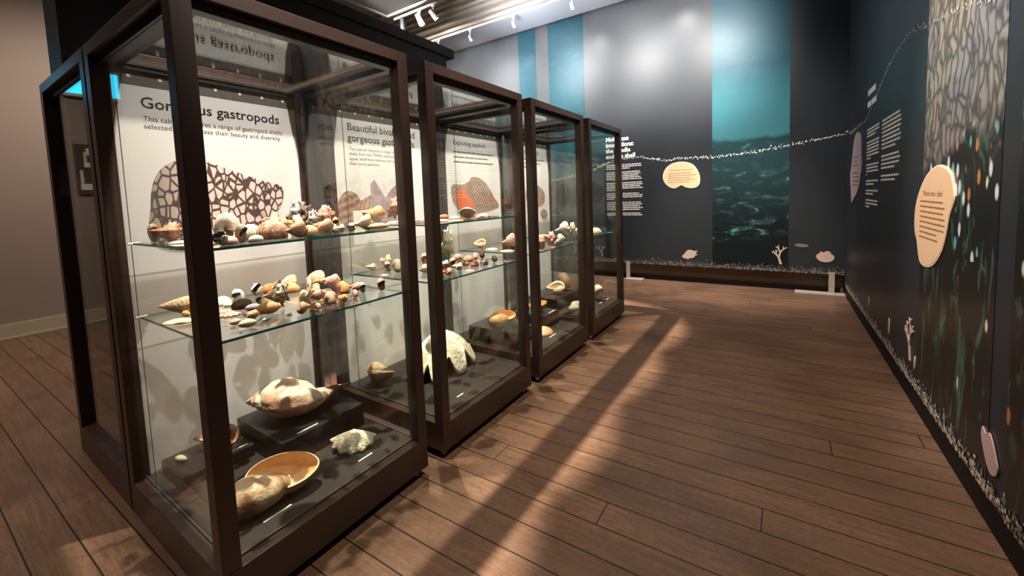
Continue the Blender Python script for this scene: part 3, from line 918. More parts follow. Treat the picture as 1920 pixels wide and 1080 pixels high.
rp = [(2.033, 0.40), (2.00, 0.385), (1.965, 0.405), (1.93, 0.38), (1.90, 0.34), (1.875, 0.30), (1.885, 0.265), (1.92, 0.245), (1.955, 0.25), (1.985, 0.275), (2.02, 0.32), (2.04, 0.36)]
rw(MB().prism(outline([(-(a_ - 1.95), b2 - 0.32) for a_, b2 in rp], 3), 0.005), 'wall_cutout', M['cutpink'], 'large pink oyster cut-out low on the right wall, nearest the camera', 'wall cut-out', 1.95, 0.325, 0.0028, group=G_)

# ---------------------------------------------------------------- track lamps in view
def track(x0, x1, y, z, lab):
    tag(MB().box(x0, x1, y - .017, y + .017, z, z + .03).box(x0, x1, y - .012, y + .012, z - .004, z).build('light_track', M['lampwhite']), lab, 'light track')


track(-4.6, 2.3, 5.72, 4.556, 'white light track under the cornice nearest the far wall')
track(-4.0, 2.3, 4.62, 4.575, 'white light track along the edge of the dropped ceiling panel')


def lamp(x, y, ztop, aim, body, label, L=0.16, r=0.042):
    e = empty('track_lamp', (x, y, ztop), label, 'track lamp', 'spotlights on the ceiling tracks')
    MB().box(-.03, .03, -.016, .016, -.03, 0).build('adapter', body, e, bevel=.003)
    MB().cyl((0, 0, -.11), (0, 0, -.03), .008, 8).build('stem', body, e)
    d = (Vector(aim) - Vector((x, y, ztop - .15))).normalized()
    c = Vector((0, 0, -.15))
    MB().cyl(c - d * L * .55, c + d * L * .45, r * .8, 20, r).build('lamp_head', body, e)
    MB().cyl(c + d * (L * .45), c + d * (L * .45 + .004), r * .8, 20).build('lens', M['lens'], e)


lamp(-3.80, 4.62, 4.574, (-3.6, 4.5, 1.0), M['lampblack'], 'black spotlight at the corner of the dropped ceiling panel', 0.25, .055)
lamp(-3.40, 4.62, 4.571, (-2.6, 5.3, 2.0), M['lampwhite'], 'white lit spotlight beside the black one', 0.18, .05)
lamp(-3.10, 4.62, 4.571, (-2.6, 6.3, 2.8), M['lampwhite'], 'white spotlight just right of the lit white one')
for x_, lb in ((-4.0, 'leftmost small white spotlight on the track nearest the far wall'), (-3.22, 'second small white spotlight from the left on the far track'), (-2.28, 'third small white spotlight from the left on the far track'), (-1.20, 'rightmost small white spotlight in view on the far track')):
    lamp(x_, 5.72, 4.552, (x_, 6.48, 3.6), M['lampwhite'], lb, 0.09, .025)

# ---------------------------------------------------------------- shell shapes (unit length, lying on z = 0)
def norm(mb, keep=False):
    """Scale to unit horizontal length, centre, rest on z = 0."""
    xs, ys, zs = zip(*mb.v)
    L = max(max(xs) - min(xs), max(ys) - min(ys))
    cx_, cy_, z0 = (max(xs) + min(xs)) / 2, (max(ys) + min(ys)) / 2, min(zs)
    mb.v = [((x - cx_) / L, (y - cy_) / L, (z - z0) / L) for x, y, z in mb.v]
    return mb


def spiral(turns, W, D, SZ, T, roll=0.0, nph=18, per=24, canal=0.0, spikes=(), ribs=(0, 0), cords=(0, 0), flare=0.0, tilt=0.0, stand=False):
    n = int(turns * per)
    vs, rings = [], []

    def ring(th, full, sc=1.0, end=0.0):
        g = W ** (th / (2 * PI) - turns)
        out = []
        for j in range(nph):
            ph = 2 * PI * j / nph
            cr, sr = math.cos(ph), math.sin(ph)
            q = 1.0
            if full:
                for (m_, ph0, wd_, amp) in spikes:
                    d = (ph - ph0 + PI) % (2 * PI) - PI
                    q += amp * math.exp(-(d / wd_) ** 2) * max(0.0, math.cos(m_ * th)) ** 5
                q += ribs[1] * math.cos(ribs[0] * th) * max(0, cr)
                q += cords[1] * math.cos(cords[0] * ph)
            fl = 1 + (flare * end * end if cr > -0.35 else 0)
            dr, dz = cr * q * fl, SZ * sr * q * fl
            if sr < 0:
                dz -= canal * (-sr) ** 3
                dr *= 1 - 0.7 * min(1, canal) * (-sr) ** 4
            dr, dz = dr * sc, dz * sc
            rad = max(0.0, D + dr)
            out.append((g * rad * math.cos(th), g * rad * math.sin(th), g * (-T + dz)))
        return out
    for i in range(n + 1):
        th = 2 * PI * turns * i / n
        rings.append(ring(th, True, 1.0, max(0.0, (i / n - (1 - 0.22 / turns)) * turns / 0.22)))
    nb = len(rings)
    te = 2 * PI * turns
    rings.append(ring(te, False, 0.97 + flare * 0.8, 1.0 if flare else 0.0))
    for q in range(1, 6):
        rings.append(ring(te - 0.26 * q, False, 0.93 - 0.05 * q, max(0.0, 1 - q / 3.0)))
    mb = MB()
    allv = [p for r_ in rings for p in r_]
    fs, mi = [], []
    for i in range(len(rings) - 1):
        for j in range(nph):
            j2 = (j + 1) % nph
            fs.append((i * nph + j, i * nph + j2, (i + 1) * nph + j2, (i + 1) * nph + j))
            mi.append(0 if i < nb - 1 else 1)
    fs.append(tuple((len(rings) - 1) * nph + j for j in range(nph)))
    mi.append(1)
    mb.v, mb.f, mb.mi = allv, fs, mi
    if not stand:
        mb.xf(Matrix.Rotation(tilt, 4, 'Y') @ Matrix.Rotation(roll, 4, 'X') @ Matrix.Rotation(PI / 2, 4, 'Y'))
    else:
        mb.xf(Matrix.Rotation(tilt, 4, 'Y') @ Matrix.Rotation(roll, 4, 'Z'))
    return norm(mb)


def cowrie(fat=0.68, high=0.55):
    mb = MB()
    nu, nv = 20, 14
    vs = []
    for i in range(nv + 1):
        t = PI * i / nv
        for j in range(nu):
            p = 2 * PI * j / nu
            x = -math.cos(t) * (1 + 0.06 * math.cos(t))
            rr_ = math.sin(t) ** 0.85
            y, z = fat * rr_ * math.cos(p), high * rr_ * math.sin(p)
            z = max(z, -0.30 * high)
            if math.sin(p) < -0.9:
                z += 0.12 * high
            vs.append((x, y, z))
    fs = [(i * nu + j, i * nu + (j + 1) % nu, (i + 1) * nu + (j + 1) % nu, (i + 1) * nu + j) for i in range(nv) for j in range(nu)]
    mb.add(vs, fs)
    return norm(mb)


def fan(n=14, rib=0.02, dome=0.30, edge=0.03, spread=1.15, conc=0.0, ncon=9, tilt=0.0, frill=0.0):
    """A scallop or clam valve with radial ribs, thick enough to stand as a solid."""
    mb = MB()
    nu, nv = max(40, n * 5), 16
    top, bot = [], []
    for i in range(nv + 1):
        v = i / nv
        for j in range(nu + 1):
            u = -spread + 2 * spread * j / nu
            w = math.cos(n * PI * (u / spread))
            R = v * (1 + edge * w * v ** 3) * (1 - 0.10 * abs(u / spread) ** 3)
            x, y = R * math.sin(u) * 1.02, R * math.cos(u)
            z = dome * (math.sin(PI * min(1.0, 0.12 + 0.88 * v)) ** 0.8) * (0.35 + 0.65 * math.cos(u / spread * PI / 2) ** 0.6 if abs(u) < spread else 0.35)
            z += rib * w * v * (1 - 0.2 * v) + conc * (1 if (v * ncon) % 1 > 0.6 else 0) * v + frill * w * v ** 5
            top.append((x, y, z))
            bot.append((x * 0.985, y * 0.985 + 0.004, z * 0.90 - 0.022))
    m_ = nu + 1
    vs = top + bot
    o_ = len(top)
    fs, mi = [], []
    for i in range(nv):
        for j in range(nu):
            fs.append((i * m_ + j, (i + 1) * m_ + j, (i + 1) * m_ + j + 1, i * m_ + j + 1))
            mi.append(0)
            fs.append((o_ + i * m_ + j, o_ + i * m_ + j + 1, o_ + (i + 1) * m_ + j + 1, o_ + (i + 1) * m_ + j))
            mi.append(1)
    for j in range(nu):
        a_ = nv * m_ + j
        fs.append((a_, a_ + 1, o_ + a_ + 1, o_ + a_)[::-1])
        mi.append(0)
    for i in range(nv):
        for e_, fl in ((0, 1), (nu, 0)):
            a_, b2 = i * m_ + e_, (i + 1) * m_ + e_
            f_ = (a_, b2, o_ + b2, o_ + a_)
            fs.append(f_ if fl == 0 else f_[::-1])
            mi.append(0)
    mb.v, mb.f, mb.mi = vs, fs, mi
    if spread < 1.3 and frill == 0:
        for s_ in (-1, 1):
            mb.prism([(0, -0.03), (s_ * 0.26, -0.02), (s_ * 0.20, 0.14), (0, 0.16)], 0.05)
    mb.xf(Matrix.Rotation(tilt, 4, 'X'))
    return norm(mb)


def dome_clam(ratio=0.8, high=0.42, ring=0.012, n=10):
    mb = MB()
    nu, nv = 36, 22
    vs = []
    for i in range(nv + 1):
        v = i / nv
        for j in range(nu):
            u = 2 * PI * j / nu
            x, y = v * math.cos(u), v * ratio * math.sin(u) + 0.18 * (1 - v)
            z = high * (1 - v ** 2.4) ** 0.7 + (ring if (v * n) % 1 > 0.55 else 0)
            vs.append((x, y, z))
    fs = [(i * nu + j, (i + 1) * nu + j, (i + 1) * nu + (j + 1) % nu, i * nu + (j + 1) % nu) for i in range(nv) for j in range(nu)]
    fs.append(tuple(range(nv * nu + nu - 1, nv * nu - 1, -1)))
    mb.add(vs, fs)
    return norm(mb)


def star(n=10):
    mb = MB()
    nu, nv = n * 6, 10
    vs = [(0, 0, 0.36)]
    for i in range(1, nv + 1):
        v = i / nv
        for j in range(nu):
            u = 2 * PI * j / nu
            sp = max(0, math.cos(n * u)) ** 2
            R = v * (0.62 + 0.38 * sp * v ** 2)
            z = 0.36 * (1 - v ** 1.3) + 0.06 * math.cos(n * u + 5 * v) * v * (1 - v) * 3 + 0.02
            vs.append((R * math.cos(u), R * math.sin(u), z))
    fs = [(0, 1 + j, 1 + (j + 1) % nu) for j in range(nu)]
    fs += [(1 + (i - 1) * nu + j, 1 + i * nu + j, 1 + i * nu + (j + 1) % nu, 1 + (i - 1) * nu + (j + 1) % nu) for i in range(1, nv) for j in range(nu)]
    b = len(vs)
    vs += [(x, y, z - 0.10) for x, y, z in vs[1 + (nv - 1) * nu:]]
    fs += [(1 + (nv - 1) * nu + j, b + j, b + (j + 1) % nu, 1 + (nv - 1) * nu + (j + 1) % nu) for j in range(nu)]
    fs.append(tuple(range(b + nu - 1, b - 1, -1)))
    mb.add(vs, fs)
    return norm(mb)


def lathe_x(prof, n=20, groove=True):
    """Solid of revolution about X with a long slit along one side."""
    mb = MB()
    vs = []
    for x, r in prof:
        for j in range(n):
            p = 2 * PI * j / n
            q = r * (1 + (0.10 * math.exp(-((p - 1.2) / 0.35) ** 2) - 0.22 * math.exp(-((p - 0.75) / 0.16) ** 2) if groove else 0))
            vs.append((x, q * math.cos(p), q * math.sin(p)))
    m_ = len(prof)
    fs = [(i * n + j, i * n + (j + 1) % n, (i + 1) * n + (j + 1) % n, (i + 1) * n + j) for i in range(m_ - 1) for j in range(n)]
    fs += [tuple(range(n - 1, -1, -1)), tuple((m_ - 1) * n + j for j in range(n))]
    mb.add(vs, fs)
    return norm(mb)


def giant_clam():
    """Deeply folded valve lying convex side up, the folds hanging down to the deck."""
    mb = MB()
    nu, nv = 160, 22
    top, bot = [], []
    for i in range(nv + 1):
        v = i / nv
        for j in range(nu):
            u = 2 * PI * j / nu
            front = 0.5 + 0.5 * math.cos(u)             # local +x faces the aisle
            fold = 1 - 2 * (0.5 - 0.5 * math.cos(9.0 * u)) ** 2.4
            amp = (0.25 + 0.75 * front) * v ** 1.6
            R = v * (1 + 0.13 * fold * amp)
            x, y = 0.30 * R * math.cos(u), 0.5 * R * math.sin(u)
            drop = v ** 2.3
            z = 0.40 * (1 - drop * (1 if fold > 0 else 1))
            z += 0.20 * (0.5 - 0.5 * fold) * amp * v ** 2
            z += 0.075 * fold * amp * (1 - v ** 3) - 0.05 * abs(math.sin(u)) * (1 - v) + 0.03 * math.sin(3 * u + 1) * v * (1 - v)
            top.append((x, y, z))
            bot.append((x * 0.93, y * 0.95, z * 0.97 - 0.022))
    o_ = len(top)
    fs, mi = [], []
    for i in range(nv):
        for j in range(nu):
            j2 = (j + 1) % nu
            fs.append((i * nu + j, (i + 1) * nu + j, (i + 1) * nu + j2, i * nu + j2))
            fs.append((o_ + i * nu + j, o_ + i * nu + j2, o_ + (i + 1) * nu + j2, o_ + (i + 1) * nu + j))
    for j in range(nu):
        j2 = (j + 1) % nu
        fs.append((nv * nu + j, o_ + nv * nu + j, o_ + nv * nu + j2, nv * nu + j2))
    mb.add(top + bot, fs)
    z0 = min(p[2] for p in mb.v)
    mb.v = [(x, y, z - z0) for x, y, z in mb.v]
    return mb


def bowl(ratio=0.8, deep=0.55):
    mb = MB()
    nu, nv = 32, 12
    out, inn = [], []
    for i in range(nv + 1):
        t = PI / 2 * i / nv
        for j in range(nu):
            u = 2 * PI * j / nu
            r = math.sin(t) * (1 + 0.04 * math.sin(3 * u))
            z = deep * (1 - math.cos(t)) * (1 + 0.18 * math.cos(u) * math.sin(t))
            out.append((r * math.cos(u), ratio * r * math.sin(u), z))
            inn.append((0.93 * r * math.cos(u), 0.93 * ratio * r * math.sin(u), z * 0.985 + 0.05 * (1 - i / nv)))
    o_ = len(out)
    fs, mi = [], []
    for i in range(nv):
        for j in range(nu):
            j2 = (j + 1) % nu
            fs.append((i * nu + j, i * nu + j2, (i + 1) * nu + j2, (i + 1) * nu + j))
            mi.append(0)
            fs.append((o_ + i * nu + j, o_ + (i + 1) * nu + j, o_ + (i + 1) * nu + j2, o_ + i * nu + j2))
            mi.append(1)
    for j in range(nu):
        j2 = (j + 1) % nu
        fs.append((nv * nu + j, nv * nu + j2, o_ + nv * nu + j2, o_ + nv * nu + j))
        mi.append(0)
    mb.v, mb.f, mb.mi = out + inn, fs, mi
    return norm(mb)


def melon():
    """Egg-shaped body whorl in front, wide thin-lipped opening behind it."""
    mb = MB()
    nu, nv = 36, 20
    vs = []
    for i in range(nv + 1):
        t = PI * i / nv
        for j in range(nu):
            p = 2 * PI * j / nu
            s_ = math.sin(t) ** 0.9
            x = -math.cos(t)
            k_ = 1.0 - 0.22 * x + 0.05 * math.exp(-((x + 0.82) / 0.06) ** 2)
            vs.append((-0.16 + 0.36 * x, -0.13 + 0.235 * s_ * k_ * math.cos(p) + 0.05 * x, 0.20 + 0.215 * s_ * k_ * math.sin(p)))
    mb.add(vs, [(i * nu + j, i * nu + (j + 1) % nu, (i + 1) * nu + (j + 1) % nu, (i + 1) * nu + j) for i in range(nv) for j in range(nu)], 0)
    # bowl: part of an ellipsoid cut by a plane leaning towards the front
    nrm = Vector((0.10, -0.42, 0.90)).normalized()
    a_ = Vector((1, 0, 0)) - nrm * nrm.x
    a_.normalize()
    b2 = nrm.cross(a_)
    out, inn = [], []
    m_, n_ = 18, 44
    for i in range(m_ + 1):
        ph = -PI / 2 + (PI / 2 + 0.22) * i / m_
        for j in range(n_):
            p = 2 * PI * j / n_
            d = math.cos(ph) * (math.cos(p) * a_ + math.sin(p) * b2) + math.sin(ph) * nrm
            pt = 1 - 0.22 * max(0, math.cos(p)) ** 3 * math.cos(ph)
            q = Vector((0.10 + 0.44 * d.x, 0.09 + 0.27 * d.y * pt, 0.245 + 0.245 * d.z))
            out.append(tuple(q))
            inn.append((0.10 + 0.42 * d.x, 0.09 + 0.255 * d.y * pt, 0.255 + 0.228 * d.z))
    ring = lambda i, j: i * n_ + j % n_
    mb.add(out, [(ring(i, j), ring(i, j + 1), ring(i + 1, j + 1), ring(i + 1, j)) for i in range(m_) for j in range(n_)], 0)
    b0 = len(mb.v)
    mb.add(inn, [(ring(i, j), ring(i + 1, j), ring(i + 1, j + 1), ring(i, j + 1)) for i in range(m_) for j in range(n_)], 1)
    for j in range(n_):
        mb.f.append((b0 - len(out) + ring(m_, j), b0 - len(out) + ring(m_, j + 1), b0 + ring(m_, j + 1), b0 + ring(m_, j)))
        mb.mi.append(1)
    return norm(mb)


SHAPES = {
    'whelk': lambda: spiral(5.25, 1.75, 0.62, 1.15, 1.9, 0.4, canal=1.3, cords=(9, 0.03)),
    'conch': lambda: spiral(4.6, 2.0, 0.62, 1.25, 1.6, 2.1, canal=1.5, spikes=((8, 1.0, 0.5, 0.35),), flare=0.35),
    'conchup': lambda: spiral(4.35, 2.0, 0.62, 1.25, 1.5, 0.2, canal=1.3, spikes=((8, 1.0, 0.5, 0.30),), flare=0.45),
    'turban': lambda: spiral(4.3, 2.0, 0.95, 0.98, 1.15, PI, nph=16, per=22),
    'snail': lambda: spiral(4.6, 2.1, 0.85, 0.92, 1.0, 0.3, nph=16, per=22, cords=(7, 0.025)),
    'murex': lambda: spiral(4.4, 1.9, 0.62, 1.05, 1.6, 0.9, nph=22, per=32, canal=1.5, spikes=((4, 0.9, 0.30, 0.9), (4, 0.0, 0.28, 0.7), (4, -0.9, 0.28, 0.6))),
    'frill': lambda: spiral(4.2, 1.95, 0.72, 1.0, 1.35, 0.5, nph=24, per=34, canal=0.8, spikes=((6, 1.2, 0.26, 0.75), (6, 0.4, 0.24, 0.65), (6, -0.4, 0.24, 0.55), (6, -1.2, 0.24, 0.45)), flare=0.35),
    'spiny': lambda: spiral(4.0, 2.0, 0.85, 0.95, 1.2, 0.2, nph=24, per=40, canal=0.5, spikes=((7, 1.1, 0.20, 1.3), (7, 0.2, 0.20, 1.2), (7, -0.7, 0.2, 1.0))),
    'turret': lambda: spiral(7.0, 1.42, 0.8, 1.1, 3.2, 0.6, nph=12, per=18),
    'cone': lambda: lathe_x([(-1, 0.02), (-0.96, 0.07), (-0.5, 0.20), (0, 0.33), (0.5, 0.45), (0.70, 0.47), (0.76, 0.42), (0.86, 0.24), (0.97, 0.06), (1, 0.01)]),
    'olive': lambda: lathe_x([(-1, 0.04), (-0.93, 0.17), (-0.6, 0.33), (-0.1, 0.42), (0.35, 0.38), (0.65, 0.26), (0.85, 0.13), (1, 0.02)]),
    'horn': lambda: lathe_x([(-1, 0.015), (-0.8, 0.07), (-0.3, 0.20), (0.2, 0.30), (0.6, 0.32), (0.85, 0.25), (1, 0.1)]),
    'cowrie': lambda: cowrie(),
    'egg': lambda: cowrie(0.8, 0.72),
    'fan': lambda: fan(11, 0.036, 0.30, 0.035),
    'fanup': lambda: fan(11, 0.036, 0.30, 0.035, tilt=0.75),
    'fluted': lambda: fan(6, 0.030, 0.30, 0.05, 1.25, 0.010, 14, -0.55, 0.008),
    'clam': lambda: dome_clam(),
    'flat': lambda: dome_clam(0.62, 0.20, 0.006, 8),
    'star': lambda: star(),
    'bowl': lambda: bowl(),
    'melon': lambda: melon(),
    'volute': lambda: spiral(5.0, 1.78, 0.62, 1.45, 2.35, PI / 4, nph=28, per=36, canal=0.10, flare=0.26, ribs=(9, 0.05)),
    'giant': giant_clam,
}
_mesh = {}


def shell(kind, body, x, y, z, size, rz, label, group, mouth=None, name='seashell', cat='seashell', sz=1.0, tilt=0.0, split=False, sy=1.0):
    if kind not in _mesh:
        mb = SHAPES[kind]()
        me = mb.mesh('seashell_' + kind, True)
        n_ = max(mb.mi) + 1
        for q in range(n_):
            me.materials.append(M['white'])
        _mesh[kind] = (me, n_, mb)
    me, n_, mb = _mesh[kind]
    loc, rot = (x, y, z), (0, tilt, math.radians(rz))
    if split and n_ > 1:
        r = empty(name, loc, label, cat, group, math.radians(rz))
        for q, nm in ((0, 'shell_body'), (1, 'aperture')):
            p_ = MB()
            used = {}
            for f_, m_ in zip(mb.f, mb.mi):
                if m_ == q:
                    for i_ in f_:
                        if i_ not in used:
                            used[i_] = len(p_.v)
                            p_.v.append((mb.v[i_][0] * size, mb.v[i_][1] * size * sy, mb.v[i_][2] * size * sz))
                    p_.f.append(tuple(used[i_] for i_ in (f_ if sy > 0 else f_[::-1])))
                    p_.mi.append(0)
            p_.build(nm, sm(body if q == 0 else (mouth or 'inside')), r, smooth=True)
        return r
    o = bpy.data.objects.new(name, me)
    COL.objects.link(o)
    o.location, o.rotation_euler, o.scale = loc, rot, (size, size * sy, size * sz)
    mats = [sm(body), sm(mouth or body)]
    for q in range(n_):
        o.material_slots[q].link = 'OBJECT'
        o.material_slots[q].material = mats[q]
    return tag(o, label, cat, group)

